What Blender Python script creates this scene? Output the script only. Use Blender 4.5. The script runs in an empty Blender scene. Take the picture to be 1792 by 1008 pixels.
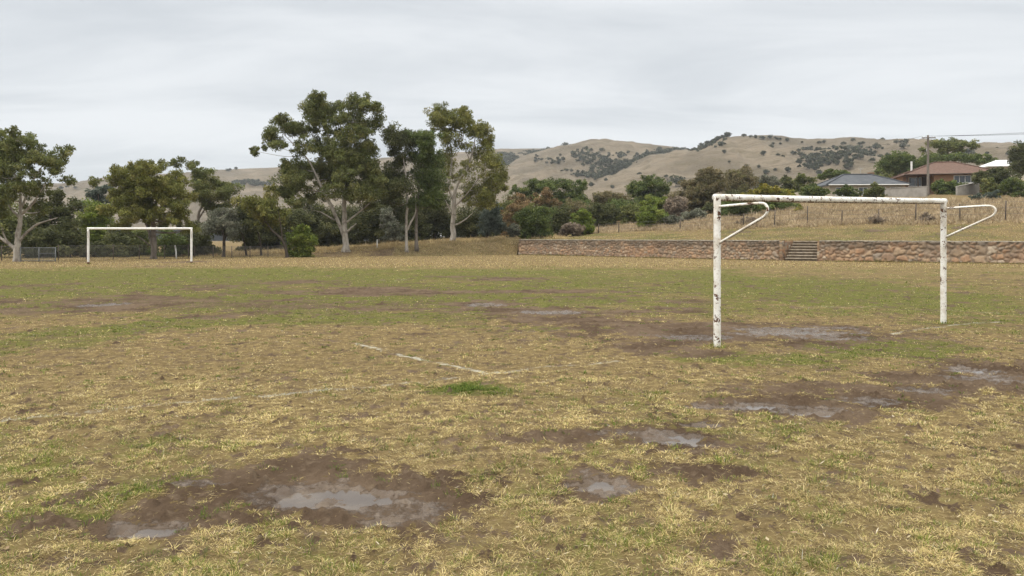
import bpy, math, random
import numpy as np
from mathutils import Vector

R = math.radians
rng = np.random.default_rng(7)
random.seed(7)
SC = bpy.context.scene
COL = SC.collection

# ------------------------------------------------------------------ camera frame
FPX, HOR, CAMZ = 1344.0, 420.0, 1.62          # focal length and horizon (photo pixels), eye height

def ground_at(px, py):                          # photo pixel -> point on the flat pitch
    Y = FPX * CAMZ / (py - HOR)
    return (px - 896.0) / FPX * Y, Y

def at(px, py, Y):                              # photo pixel at a known distance -> world point
    return np.array([(px - 896.0) / FPX * Y, Y, CAMZ + (HOR - py) / FPX * Y])

# ------------------------------------------------------------------ noise
def _hash(ix, iy, seed):
    h = (ix.astype(np.uint32) * np.uint32(374761393) + iy.astype(np.uint32) * np.uint32(668265263)
         + np.uint32((seed * 974634777 + 12345) & 0xffffffff))
    h = (h ^ (h >> np.uint32(13))) * np.uint32(1274126177)
    return h ^ (h >> np.uint32(16))

def noise(x, y, seed=0):
    x = np.asarray(x, dtype=np.float64); y = np.asarray(y, dtype=np.float64)
    ix = np.floor(x).astype(np.int64); iy = np.floor(y).astype(np.int64)
    fx = x - ix; fy = y - iy
    u = fx * fx * fx * (fx * (fx * 6 - 15) + 10); v = fy * fy * fy * (fy * (fy * 6 - 15) + 10)
    def g(ax, ay, dx, dy):
        a = _hash(ax & 0xffffffff, ay & 0xffffffff, seed).astype(np.float64) * (2 * math.pi / 4294967296.0)
        return np.cos(a) * dx + np.sin(a) * dy
    n00 = g(ix, iy, fx, fy); n10 = g(ix + 1, iy, fx - 1, fy)
    n01 = g(ix, iy + 1, fx, fy - 1); n11 = g(ix + 1, iy + 1, fx - 1, fy - 1)
    return (n00 * (1 - u) * (1 - v) + n10 * u * (1 - v) + n01 * (1 - u) * v + n11 * u * v) * 1.5

def fbm(x, y, seed=0, octv=4, gain=0.5):
    a, s, t = 1.0, np.zeros(np.shape(x)), 0.0
    for o in range(octv):
        s = s + a * noise(np.asarray(x) * 2 ** o, np.asarray(y) * 2 ** o, seed + o * 17); t += a; a *= gain
    return s / t

def sstep(a, b, x):
    t = np.clip((np.asarray(x, dtype=np.float64) - a) / (b - a), 0, 1)
    return t * t * (3 - 2 * t)

# ------------------------------------------------------------------ mesh and object helpers
def make_mesh(name, V, faces, mat=None, cols=None, smooth=False, uvs=None):
    """faces: list of integer arrays (M,k). cols: dict attribute name -> (N,4)."""
    V = np.asarray(V, dtype=np.float32)
    me = bpy.data.meshes.new(name)
    me.vertices.add(len(V)); me.vertices.foreach_set('co', V.ravel())
    faces = [np.asarray(f, dtype=np.int32) for f in faces if len(f)]
    loops = np.concatenate([f.ravel() for f in faces])
    sizes = np.concatenate([np.full(len(f), f.shape[1], dtype=np.int32) for f in faces])
    starts = np.concatenate([[0], np.cumsum(sizes)[:-1]]).astype(np.int32)
    me.loops.add(len(loops)); me.loops.foreach_set('vertex_index', loops)
    me.polygons.add(len(sizes)); me.polygons.foreach_set('loop_start', starts)
    try: me.polygons.foreach_set('loop_total', sizes)
    except Exception: pass
    if smooth: me.polygons.foreach_set('use_smooth', np.ones(len(sizes), dtype=bool))
    me.update(calc_edges=True)
    for k, c in (cols or {}).items():
        at_ = me.attributes.new(k, 'FLOAT_COLOR', 'POINT')
        at_.data.foreach_set('color', np.asarray(c, dtype=np.float32).ravel())
    if mat is not None: me.materials.append(mat)
    return me

def link(name, me, parent=None, loc=(0, 0, 0)):
    o = bpy.data.objects.new(name, me); COL.objects.link(o)
    o.location = tuple(float(c) for c in loc)
    if parent is not None: o.parent = parent
    return o

def tag(o, label=None, cat=None, group=None, kind=None):
    if label: o['label'] = label
    if cat: o['category'] = cat
    if group: o['group'] = group
    if kind: o['kind'] = kind
    return o

def thing(name, loc, label, cat, group=None, rz=0.0):
    o = bpy.data.objects.new(name, None); COL.objects.link(o)
    o.location = tuple(float(c) for c in loc); o.rotation_euler = (0, 0, rz); o.empty_display_size = 0.3
    return tag(o, label, cat, group)

class MB:
    """collects boxes, tubes and polygons into ONE mesh"""
    def __init__(s): s.V = []; s.F = []; s.n = 0
    def add(s, V, F):
        V = np.asarray(V, dtype=float)
        s.V.append(V); s.F += [tuple(int(i) + s.n for i in f) for f in F]; s.n += len(V)
    def box(s, c, d, rz=0.0, bev=0.0):
        x, y, z = [k / 2 for k in d]
        if bev <= 0:
            v = np.array([[sx * x, sy * y, sz * z] for sz in (-1, 1) for sx, sy in ((-1, -1), (1, -1), (1, 1), (-1, 1))])
            f = [(0, 3, 2, 1), (4, 5, 6, 7), (0, 1, 5, 4), (1, 2, 6, 5), (2, 3, 7, 6), (3, 0, 4, 7)]
        else:
            b = bev; rings = []
            for zz, ins in ((-z, b), (-z + b, 0), (z - b, 0), (z, b)):
                X, Y = x - ins, y - ins
                rings += [[-X + b, -Y, zz], [X - b, -Y, zz], [X, -Y + b, zz], [X, Y - b, zz], [X - b, Y, zz], [-X + b, Y, zz], [-X, Y - b, zz], [-X, -Y + b, zz]]
            v = np.array(rings)
            f = [tuple(range(7, -1, -1)), tuple(range(24, 32))]
            for k in range(3):
                for i in range(8):
                    j = (i + 1) % 8; f.append((k * 8 + i, k * 8 + j, k * 8 + 8 + j, k * 8 + 8 + i))
        cs, sn = math.cos(rz), math.sin(rz)
        v = np.stack([v[:, 0] * cs - v[:, 1] * sn, v[:, 0] * sn + v[:, 1] * cs, v[:, 2]], 1) + np.array(c)
        s.add(v, f)
    def tube(s, P, r, n=8, cap=True, jit=0.0, sub=1):
        P = np.asarray(P, dtype=float); m = len(P)
        r = np.full(m, r) if np.isscalar(r) else np.asarray(r, dtype=float)
        T = np.gradient(P, axis=0); T /= np.linalg.norm(T, axis=1)[:, None] + 1e-9
        up = np.array([0, 0, 1.0]) if abs(T[0][2]) < .9 else np.array([1.0, 0, 0])
        a = np.cross(T[0], up); a /= np.linalg.norm(a)
        V = []
        ang = np.arange(n) / n * 2 * math.pi
        for i in range(m):
            a = a - T[i] * np.dot(a, T[i]); a /= np.linalg.norm(a) + 1e-9
            b = np.cross(T[i], a)
            rr = r[i] * (1 + jit * rng.normal(size=n)) if jit else np.full(n, r[i])
            V.append(P[i] + np.outer(np.cos(ang) * rr, a) + np.outer(np.sin(ang) * rr, b))
        F = [(i * n + k, i * n + (k + 1) % n, (i + 1) * n + (k + 1) % n, (i + 1) * n + k) for i in range(m - 1) for k in range(n)]
        if cap: F += [tuple(range(n - 1, -1, -1)), tuple(range((m - 1) * n, m * n))]
        s.add(np.concatenate(V), F)
    def poly(s, V, flip=False):
        s.add(V, [tuple(range(len(V)))[::-1] if flip else tuple(range(len(V)))])
    def build(s, name, mat, parent=None, smooth=False, off=(0, 0, 0), loc=(0, 0, 0)):
        me = bpy.data.meshes.new(name)
        V = np.concatenate(s.V) - np.array(off)
        me.from_pydata(V.tolist(), [], s.F)
        if mat is not None: me.materials.append(mat)
        if smooth: me.polygons.foreach_set('use_smooth', np.ones(len(s.F), dtype=bool))
        me.update()
        return link(name, me, parent, loc)

def spline(P, n=6):
    """Catmull-Rom through the rows of P (any number of columns)"""
    P = np.asarray(P, dtype=float)
    if len(P) < 3:
        t = np.linspace(0, 1, n + 1)[:, None]; return P[0] * (1 - t) + P[-1] * t
    Q = np.vstack([2 * P[0] - P[1], P, 2 * P[-1] - P[-2]]); out = []
    for i in range(1, len(Q) - 2):
        for k in range(n):
            t = k / n
            out.append(.5 * ((2 * Q[i]) + (-Q[i - 1] + Q[i + 1]) * t + (2 * Q[i - 1] - 5 * Q[i] + 4 * Q[i + 1] - Q[i + 2]) * t * t
                             + (-Q[i - 1] + 3 * Q[i] - 3 * Q[i + 1] + Q[i + 2]) * t ** 3))
    out.append(P[-1]); return np.array(out)

# ------------------------------------------------------------------ materials
class NT:
    def __init__(s, name):
        s.m = bpy.data.materials.new(name); s.m.use_nodes = True
        s.t = s.m.node_tree; s.t.nodes.clear()
        s.out = s.t.nodes.new('ShaderNodeOutputMaterial')
    def n(s, typ, **kw):
        nd = s.t.nodes.new(typ)
        for k, v in kw.items():
            if k.startswith('i_'):
                key = k[2:]
                nd.inputs[int(key) if key.isdigit() else key.replace('_', ' ')].default_value = v
            else: setattr(nd, k, v)
        return nd
    def l(s, a, b): s.t.links.new(a, b)
    def mix(s, f, a, b, typ='MIX'):
        nd = s.t.nodes.new('ShaderNodeMix'); nd.data_type = 'RGBA'; nd.blend_type = typ
        for i, v in ((0, f), (6, a), (7, b)):
            if isinstance(v, bpy.types.NodeSocket): s.l(v, nd.inputs[i])
            else: nd.inputs[i].default_value = (*v, 1) if isinstance(v, tuple) and len(v) == 3 else v
        return nd.outputs[2]
    def math(s, op, a, b=None, c=None, clamp=False):
        nd = s.t.nodes.new('ShaderNodeMath'); nd.operation = op; nd.use_clamp = clamp
        for i, v in ((0, a), (1, b), (2, c)):
            if v is None: continue
            if isinstance(v, bpy.types.NodeSocket): s.l(v, nd.inputs[i])
            else: nd.inputs[i].default_value = v
        return nd.outputs[0]
    def ss(s, x, a, b):
        nd = s.t.nodes.new('ShaderNodeMapRange'); nd.interpolation_type = 'SMOOTHSTEP'
        s.l(x, nd.inputs[0]); nd.inputs[1].default_value = a; nd.inputs[2].default_value = b
        return nd.outputs[0]
    def noise(s, co, scale, detail=4, rough=.55, dist=0.0):
        nd = s.n('ShaderNodeTexNoise'); nd.inputs['Scale'].default_value = scale; nd.inputs['Detail'].default_value = detail
        nd.inputs['Roughness'].default_value = rough; nd.inputs['Distortion'].default_value = dist
        s.l(co, nd.inputs['Vector']); return nd.outputs['Fac']
    def bsdf(s, col, rough=.7, bump=None, bstr=.3, bdist=.02, spec=.3, metal=0.0):
        b = s.n('ShaderNodeBsdfPrincipled')
        for k, v in (('Base Color', col), ('Roughness', rough), ('Metallic', metal), ('Specular IOR Level', spec)):
            if isinstance(v, bpy.types.NodeSocket): s.l(v, b.inputs[k])
            else: b.inputs[k].default_value = (*v, 1) if isinstance(v, tuple) else v
        if bump is not None:
            bp = s.n('ShaderNodeBump'); bp.inputs['Strength'].default_value = bstr; bp.inputs['Distance'].default_value = bdist
            s.l(bump, bp.inputs['Height']); s.l(bp.outputs[0], b.inputs['Normal'])
        s.l(b.outputs[0], s.out.inputs[0]); return b

def coords(k, kind='Object'): return k.n('ShaderNodeTexCoord').outputs[kind]

def mat_plain(name, c1, c2, scale=3.0, rough=.75, bump=.2, spec=.25, stretch=None, metal=0.0):
    k = NT(name); co = coords(k)
    if stretch:
        mp = k.n('ShaderNodeMapping'); k.l(co, mp.inputs[0]); mp.inputs['Scale'].default_value = stretch; co = mp.outputs[0]
    f = k.noise(co, scale, 6, .6)
    k.bsdf(k.mix(k.ss(f, .35, .68), c1, c2), rough, f, bump, .02, spec, metal)
    return k.m

def mat_leaf(name, transl=.28):
    """leaf colour comes from each leaf's own attribute"""
    k = NT(name)
    a = k.n('ShaderNodeAttribute', attribute_name='col')
    d = k.n('ShaderNodeBsdfPrincipled'); d.inputs['Roughness'].default_value = .55; d.inputs['Specular IOR Level'].default_value = .12
    t = k.n('ShaderNodeBsdfTranslucent')
    k.l(a.outputs['Color'], d.inputs['Base Color']); k.l(a.outputs['Color'], t.inputs['Color'])
    mx = k.n('ShaderNodeMixShader'); mx.inputs[0].default_value = transl
    k.l(d.outputs[0], mx.inputs[1]); k.l(t.outputs[0], mx.inputs[2]); k.l(mx.outputs[0], k.out.inputs[0])
    return k.m

LEAF = mat_leaf('leaf')
BLADE = mat_leaf('grass_blade', .2)

def mat_turf():
    k = NT('turf'); co = coords(k)
    a = k.n('ShaderNodeAttribute', attribute_name='mask'); sp = k.n('ShaderNodeSeparateColor'); k.l(a.outputs['Color'], sp.inputs[0])
    mud, green, paint = sp.outputs[0], sp.outputs[1], sp.outputs[2]; wet = a.outputs['Alpha']
    fine = k.noise(co, 55, 5, .7); mid = k.noise(co, 9, 5, .62); big = k.noise(co, 1.1, 4, .55); tiny = k.noise(co, 190, 3, .7)
    pat = k.noise(co, 3.2, 5, .6, .6)
    straw = k.mix(k.ss(mid, .3, .7), (.095, .068, .034), (.275, .205, .098))
    straw = k.mix(k.ss(fine, .32, .66), k.mix(.6, straw, (.15, .105, .05)), straw)
    straw = k.mix(k.math('MULTIPLY', k.ss(tiny, .58, .75), .7), straw, (.48, .39, .21))
    grn = k.mix(k.ss(fine, .3, .7), (.045, .054, .013), (.155, .17, .040))
    gf = k.ss(k.math('ADD', green, k.math('MULTIPLY', k.math('SUBTRACT', mid, .5), 1.1)), .25, .8)
    base = k.mix(k.math('MULTIPLY', gf, .8), straw, grn)
    # bare soil showing between the tufts
    soilc = k.mix(k.ss(mid, .3, .7), (.075, .052, .037), (.125, .09, .064))
    soilc = k.mix(k.math('MULTIPLY', k.ss(fine, .52, .68), .6), soilc, (.18, .135, .095))
    soilc = k.mix(k.math('MULTIPLY', k.ss(tiny, .55, .7), .6), soilc, (.27, .21, .13))
    soilc = k.mix(k.math('MULTIPLY', k.ss(tiny, .45, .32), .6), soilc, (.035, .025, .018))
    bare = k.ss(k.math('ADD', k.math('MULTIPLY', pat, .6), k.math('MULTIPLY', fine, .5)), .545, .66)
    base = k.mix(k.math('MULTIPLY', bare, .8), base, soilc)
    mf = k.ss(k.math('ADD', mud, k.math('ADD', k.math('MULTIPLY', k.math('SUBTRACT', mid, .5), 1.5), k.math('MULTIPLY', k.math('SUBTRACT', fine, .5), 1.2))), .36, .62)
    mudc = k.mix(k.ss(big, .35, .65), (.080, .054, .036), (.138, .098, .067))
    mudc = k.mix(k.math('MULTIPLY', k.ss(mid, .52, .7), .6), mudc, (.19, .142, .098))
    base = k.mix(mf, base, mudc)
    mudc2 = k.mix(k.math('MULTIPLY', k.ss(tiny, .45, .30), .5), mudc, (.04, .028, .02))
    base = k.mix(mf, base, mudc2)
    wf = k.ss(k.math('ADD', wet, k.math('ADD', k.math('MULTIPLY', k.math('SUBTRACT', mid, .5), 1.0), k.math('MULTIPLY', k.math('SUBTRACT', fine, .5), .9))), .32, .6)
    base = k.mix(k.math('MULTIPLY', wf, .35), base, (.075, .058, .046))
    pf = k.math('MULTIPLY', k.ss(k.math('ADD', paint, k.math('MULTIPLY', k.math('SUBTRACT', fine, .5), 1.6)), .45, 1.0), .75)
    base = k.mix(pf, base, (.48, .465, .39))
    rough = k.math('SUBTRACT', .95, k.math('ADD', k.math('MULTIPLY', k.math('MULTIPLY', wf, k.ss(mid, .30, .62)), .62), k.math('MULTIPLY', mf, .18)))
    hgt = k.math('ADD', k.math('MULTIPLY', fine, .8), k.math('MULTIPLY', tiny, .35))
    hgt = k.math('MULTIPLY', hgt, k.math('SUBTRACT', 1.0, k.math('MULTIPLY', wf, .8)))
    k.bsdf(base, rough, hgt, .8, .03, k.math('ADD', .02, k.math('MULTIPLY', wf, .20)))
    return k.m
TURF = mat_turf()

def mat_water():
    k = NT('muddy_water'); co = coords(k)
    f = k.noise(co, 2.5, 3, .5)
    k.bsdf(k.mix(k.ss(f, .35, .65), (.075, .055, .040), (.115, .088, .064)), .14, k.noise(co, 14, 2, .5), .06, .01, .5)
    return k.m
WATER = mat_water()

def mat_flaky():
    """white paint flaking off rusty steel"""
    k = NT('flaking_white_paint'); co = coords(k)
    n1 = k.noise(co, 9, 6, .62, .4); n2 = k.noise(co, 34, 5, .65); n3 = k.noise(co, 3.0, 4, .6)
    grime = k.mix(k.ss(n3, .4, .72), (.82, .81, .77), (.56, .505, .42))
    grime = k.mix(k.math('MULTIPLY', k.ss(n2, .52, .70), .6), grime, (.36, .25, .16))
    sep = k.n('ShaderNodeSeparateXYZ'); k.l(co, sep.inputs[0])
    chip = k.ss(k.math('ADD', k.math('MULTIPLY', n1, .62), k.math('MULTIPLY', n2, .38)), .559, .579)
    rust = k.mix(k.ss(n2, .4, .6), (.035, .026, .024), (.135, .062, .032))
    # the underside of the bar and the root of each post rust first
    geo = k.n('ShaderNodeNewGeometry'); sn = k.n('ShaderNodeSeparateXYZ'); k.l(geo.outputs['True Normal'], sn.inputs[0])
    under = k.ss(sn.outputs[2], -.25, -.9)
    c2 = k.ss(k.math('ADD', k.math('MULTIPLY', n2, .8), k.math('MULTIPLY', under, .3)), .60, .68)
    chip = k.math('MAXIMUM', chip, k.math('MULTIPLY', c2, under))
    b = k.bsdf(k.mix(chip, grime, rust), k.math('ADD', .45, k.math('MULTIPLY', chip, .4)), k.math('SUBTRACT', k.math('MULTIPLY', n2, .2), chip), .5, .004, .4)
    return k.m
FLAKY = mat_flaky()
CLEANW = mat_plain('white_paint', (.80, .79, .76), (.68, .66, .62), 4, .5, .05, .4)
RUST = mat_plain('rusted_steel', (.05, .032, .025), (.16, .08, .045), 12, .85, .3)

def mat_bark(name, c1, c2, c3):
    k = NT(name); co = coords(k)
    mp = k.n('ShaderNodeMapping'); k.l(co, mp.inputs[0]); mp.inputs['Scale'].default_value = (1, 1, .28)
    f = k.noise(mp.outputs[0], 5, 6, .6, .5); g = k.noise(co, 1.2, 4, .6); h = k.noise(mp.outputs[0], 24, 4, .6)
    c = k.mix(k.ss(f, .4, .62), c1, c2); c = k.mix(k.ss(g, .5, .68), c, c3); c = k.mix(k.math('MULTIPLY', k.ss(h, .5, .7), .4), c, c3)
    k.bsdf(c, .85, h, .5, .04, .15); return k.m
BARK_PALE = mat_bark('pale_gum_bark', (.42, .38, .33), (.29, .26, .22), (.15, .12, .10))
BARK_GREY = mat_bark('grey_bark', (.22, .19, .16), (.15, .125, .105), (.08, .065, .05))
BARK_DARK = mat_bark('dark_bark', (.075, .06, .048), (.05, .04, .032), (.10, .08, .065))

# ================================================================== TERRAIN
_WX = [-500, -60, -45, -30, -17, -8, .8, 6.5, 12.5, 18.7, 27, 34.5, 60, 100, 500]
_WY = [66, 66, 68, 70, 72, 78, 84, 78, 70, 62.2, 56.3, 51.8, 38, 26, 10]
_dx = np.concatenate([np.linspace(-500, .8, 3000), np.linspace(.81, 500, 3000)])
def _smooth_w():
    y = np.interp(_dx, _WX, _WY)
    out = y.copy()
    for i0, i1 in ((0, 3000), (3000, 6000)):
        k = np.hanning(21); k /= k.sum()
        seg = np.pad(y[i0:i1], 10, mode='edge'); out[i0:i1] = np.convolve(seg, k, 'valid')
    return out
_dy = _smooth_w()
def W(X): return np.interp(X, _dx, _dy)
def wall_top(X): return 1.62 - .0045 * np.asarray(X, dtype=float)

# the stair's own frame: P0 on the wall line, e1 along it, e2 into the bank
XS = 22.3
P0 = np.array([XS, float(W(XS))])
_t = np.array([1.0, float(W(XS + 1) - W(XS - 1)) / 2]); e1 = _t / np.linalg.norm(_t); e2 = np.array([-e1[1], e1[0]])
ST_HALF, ST_N, ST_RUN = 1.5, 7, .32
def stair_ab(X, Y):
    dx, dy = X - P0[0], Y - P0[1]
    return dx * e1[0] + dy * e1[1], dx * e2[0] + dy * e2[1]

def bank_z(X, Y):
    X = np.asarray(X, dtype=float); Y = np.asarray(Y, dtype=float)
    t = np.maximum(Y - W(X), 0)
    k = np.interp(X, [-40, -5, 0, 10, 17, 30, 42, 60, 120], [.004, .008, .022, .045, .055, .08, .095, .092, .08])
    far = np.minimum(t, 78) + .25 * np.maximum(t - 78, 0)
    # wall side
    zr = wall_top(X) - .05 + k * far
    # open bank on the other side
    zb = np.interp(X, [-60, -30, -24, -17, -12, -6.6, .8], [.0, .0, .22, .62, 1.0, 1.38, 1.56])
    Rr = np.interp(X, [-30, -6, .8], [9, 7, 3.6])
    zl = -.06 + (zb + .12) * sstep(0, 1, t / Rr) + k * np.maximum(far - 3, 0)
    A = sstep(.5, .8, X)
    z = zl * (1 - A) + zr * A
    z = z + sstep(1, 6, t) * (.10 * fbm(X * .12, Y * .12, 5, 3) + .05 * fbm(X * .7, Y * .7, 6, 3))
    a, b = stair_ab(X, Y)
    notch = (np.abs(a) < ST_HALF + .12) & (b > -1) & (b < ST_N * ST_RUN - .15)
    return np.where(notch, -.3, z)

def H(X, Y):
    X = np.asarray(X, dtype=float); Y = np.asarray(Y, dtype=float)
    return np.where(Y > W(X), bank_z(X, Y), 0.0)

def hit(px, py, y0=30, y1=260):
    """where the sight line through a photo pixel meets the ground"""
    Ys = np.linspace(y0, y1, 2400); Xs = (px - 896) / FPX * Ys
    d = CAMZ + (HOR - py) / FPX * Ys - H(Xs, Ys)
    i = np.where(d <= 0)[0]
    Y = Ys[i[0]] if len(i) else y1
    X = (px - 896) / FPX * Y
    return float(X), float(Y), float(H(X, Y))

# ------------------------------------------------------------------ what grows and lies where on the pitch
MUD = [(1000, 560, 160, 11, .8), (1180, 576, 210, 16, .9), (900, 541, 130, 7, .85), (1560, 684, 260, 20, .7), (420, 862, 270, 42, .62), (400, 535, 420, 9, .55), (650, 511, 260, 6, .7), (250, 528, 210, 7, .62), (1120, 775, 200, 14, .55),
       (460, 850, 150, 32, 1), (620, 872, 190, 44, 1.1), (320, 893, 150, 26, .95), (130, 918, 120, 18, .8), (560, 812, 120, 20, .85),
       (770, 885, 95, 24, .75), (240, 928, 75, 16, 1), (40, 932, 70, 12, .55), (670, 915, 60, 14, 1),
       (1020, 763, 120, 12, .85), (1185, 766, 115, 24, 1), (1222, 743, 75, 10, .85), (910, 770, 70, 8, .55), (1300, 782, 70, 10, .5),
       (1290, 709, 130, 14, 1), (1420, 713, 110, 18, 1), (1530, 692, 130, 20, .95), (1680, 668, 160, 26, 1.05), (1740, 648, 120, 18, 1), (1640, 690, 110, 12, .8), (1860, 660, 120, 30, 1),
       (1045, 846, 62, 25, 1), (1010, 872, 60, 15, .55), (1270, 826, 160, 15, .8), (1150, 816, 60, 10, .5),
       (1380, 583, 165, 17, 1.1), (1180, 585, 135, 18, .95), (1140, 607, 75, 13, .85), (1230, 570, 130, 10, .85), (1470, 590, 75, 10, .7), (1090, 565, 85, 10, .65), (1225, 616, 50, 9, .7),
       (960, 547, 100, 8, .85), (850, 533, 70, 6, .85), (1040, 556, 70, 7, .75), (180, 535, 140, 7, .85), (40, 546, 80, 6, .6), (290, 523, 90, 5, .55),
       (650, 508, 110, 6, 1.1), (520, 494, 90, 4, .75), (885, 488, 60, 3.4, 1.1), (790, 484, 50, 2.5, .6), (390, 554, 48, 6, .95), (460, 547, 60, 4, .6),
       (700, 531, 160, 4, .45), (1000, 522, 90, 4, .4), (330, 458, 40, 2, .8), (560, 546, 90, 5, .35), (270, 466, 60, 2, .5),
       (1300, 468, 60, 2, .3), (90, 985, 90, 14, .45), (1000, 930, 70, 12, .4), (880, 960, 60, 10, .3), (1330, 960, 90, 14, .35)]
WET = [(590, 876, 95, 19), (668, 913, 40, 9), (240, 927, 52, 11), (1195, 768, 60, 15), (1222, 743, 42, 7), (1225, 711, 48, 7),
       (1318, 709, 52, 6), (1048, 845, 44, 18), (1702, 648, 42, 7), (1385, 580, 112, 9), (182, 533, 34, 3.2), (850, 533, 28, 3.2), (962, 546, 52, 3.6), (1425, 722, 46, 5)]
SHEEN = [(1110, 758, 90, 6), (1275, 713, 100, 8), (1400, 717, 100, 9), (1520, 700, 90, 8), (1610, 682, 90, 9), (1720, 662, 90, 12), (520, 868, 120, 22), (690, 890, 110, 20), (350, 850, 70, 10), (250, 918, 80, 12), (1090, 858, 60, 12), (1200, 590, 90, 6), (1450, 592, 70, 5)]
GREENS = [(815, 680, 62, 9, 1.7), (110, 590, 160, 28, .75), (330, 565, 120, 12, .4), (1540, 606, 130, 15, 1.0), (1300, 626, 170, 12, .75), (1620, 530, 220, 25, .45), (1400, 500, 200, 18, .45),
          (700, 560, 200, 10, .4), (1000, 600, 120, 10, .45), (150, 905, 40, 8, .9), (880, 575, 120, 8, .4), (300, 480, 300, 10, .5), (640, 520, 300, 12, .45), (1040, 575, 90, 6, .5)]
PAINT = [([(-60, 742), (0, 735), (160, 719), (300, 706), (430, 694), (590, 682), (740, 667), (840, 656), (960, 643), (1080, 632)], .06, .74),
         ([(625, 602), (670, 614), (720, 626), (790, 640), (850, 651), (892, 652)], .07, 1.0),
         ([(640, 603), (700, 596), (780, 590), (870, 585), (960, 580)], .05, .55),
         ([(1560, 585), (1600, 577), (1655, 569), (1750, 563)], .07, .9),
         ([(1400, 537), (1560, 538), (1700, 545), (1860, 552)], .07, .72),
         ([(640, 489), (690, 492), (712, 489), (690, 486)], .10, .75)]

def _ell(X, Y, px, py, rx, ry, warp):
    xc, yc = ground_at(px, py); rX = rx / FPX * yc; rY = yc * yc / (FPX * CAMZ) * ry
    return np.sqrt(((X - xc) / rX) ** 2 + ((Y - yc) / rY) ** 2) + warp

def masks(X, Y):
    X = np.asarray(X, dtype=float); Y = np.asarray(Y, dtype=float)
    s = np.clip(6.0 / np.maximum(Y, 2), .12, 1.6)         # mottling coarser further out, where the patches are larger
    w1 = fbm(X * .9, Y * .9, 11, 5, .6); w2 = fbm(X * 3.1, Y * 3.1, 12, 4, .6)
    mud = np.zeros_like(X); wet = np.zeros_like(X); green = np.zeros_like(X); paint = np.zeros_like(X); basin = np.zeros_like(X)
    w3 = fbm(X * 9, Y * 9, 13, 3, .6)
    warp = 1.25 * w1 + .95 * w2 + .55 * w3
    for px, py, rx, ry, st in MUD:
        mud = np.maximum(mud, st * sstep(1.55, .35, _ell(X, Y, px, py, rx, ry, warp)))
    for px, py, rx, ry in WET:
        rx, ry = rx * 1.2, ry * 1.2
        d = _ell(X, Y, px, py, rx, ry, .75 * warp); d0 = _ell(X, Y, px, py, rx, ry, 0)
        wet = np.maximum(wet, sstep(1.2, .35, d)); basin = np.maximum(basin, sstep(2.3, 1.6, d0))
    for px, py, rx, ry in SHEEN:
        wet = np.maximum(wet, .54 * sstep(1.3, .4, _ell(X, Y, px, py, rx, ry, .9 * warp)))
    mud = np.maximum(mud, np.minimum(wet * 1.2, 1))
    # thin scattered scars everywhere
    mud = np.maximum(mud, .5 * sstep(.2, .5, fbm(X * .5, Y * .8, 21, 5, .62)) * sstep(60, 40, Y))
    mud = np.maximum(mud, .80 * sstep(.17, .40, fbm(X * 7.0, Y * 4.6, 22, 4, .6)) * sstep(22, 14, Y))
    mud = np.maximum(mud, .68 * sstep(.12, .42, fbm(X * 3.2, Y * 2.6, 26, 4, .62)) * sstep(10, 7, Y))
    mud = np.maximum(mud, .80 * sstep(.17, .40, fbm(X * 3.0, Y * 1.9, 25, 4, .6)) * sstep(8, 12, Y) * sstep(40, 30, Y))
    mud = np.maximum(mud, .85 * sstep(.16, .36, fbm(X * 1.25, Y * .75, 24, 5, .65)) * sstep(14, 19, Y) * sstep(46, 34, Y))
    mud = np.maximum(mud, .85 * sstep(-.02, .30, fbm(X * .33, Y * .6, 23, 5, .62)) * sstep(15, 18, Y) * sstep(34, 24, Y) * sstep(8, 3, X))
    band = sstep(13.5, 19, Y) * sstep(50, 38, Y)
    green = .17 + .40 * band * sstep(8, -6, X - .25 * Y) + .20 * band + .55 * fbm(X * .28, Y * .28, 31, 4) + .35 * fbm(X * 1.3, Y * 1.3, 32, 3)
    green = green - .30 * sstep(7, 9.5, Y) * sstep(16, 12.5, Y) * sstep(5, 1, X) + .2 * sstep(8, 5, Y)
    for px, py, rx, ry, st in GREENS:
        green = green + st * sstep(1.5, .5, _ell(X, Y, px, py, rx, ry, .8 * warp))
    green = green - .28 * sstep(46, 54, Y)
    for pts, hw, st in PAINT:
        G = [ground_at(*p) for p in pts]
        for (x0, y0), (x1, y1) in zip(G[:-1], G[1:]):
            L2 = (x1 - x0) ** 2 + (y1 - y0) ** 2
            t = np.clip(((X - x0) * (x1 - x0) + (Y - y0) * (y1 - y0)) / L2, 0, 1)
            d = np.hypot(X - x0 - t * (x1 - x0), Y - y0 - t * (y1 - y0)) + .05 * w2
            wear = np.clip(.78 + .6 * w1 + .7 * w2 + 1.0 * w3, .08, 1.0)
            paint = np.maximum(paint, st * wear * sstep(hw * 1.8, hw * .3, d))
    paint = paint * (1 - .7 * sstep(.5, .9, mud))
    return np.clip(mud, 0, 1.2), np.clip(green, 0, 1.6), np.clip(paint, 0, 1.2), wet, basin

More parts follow.
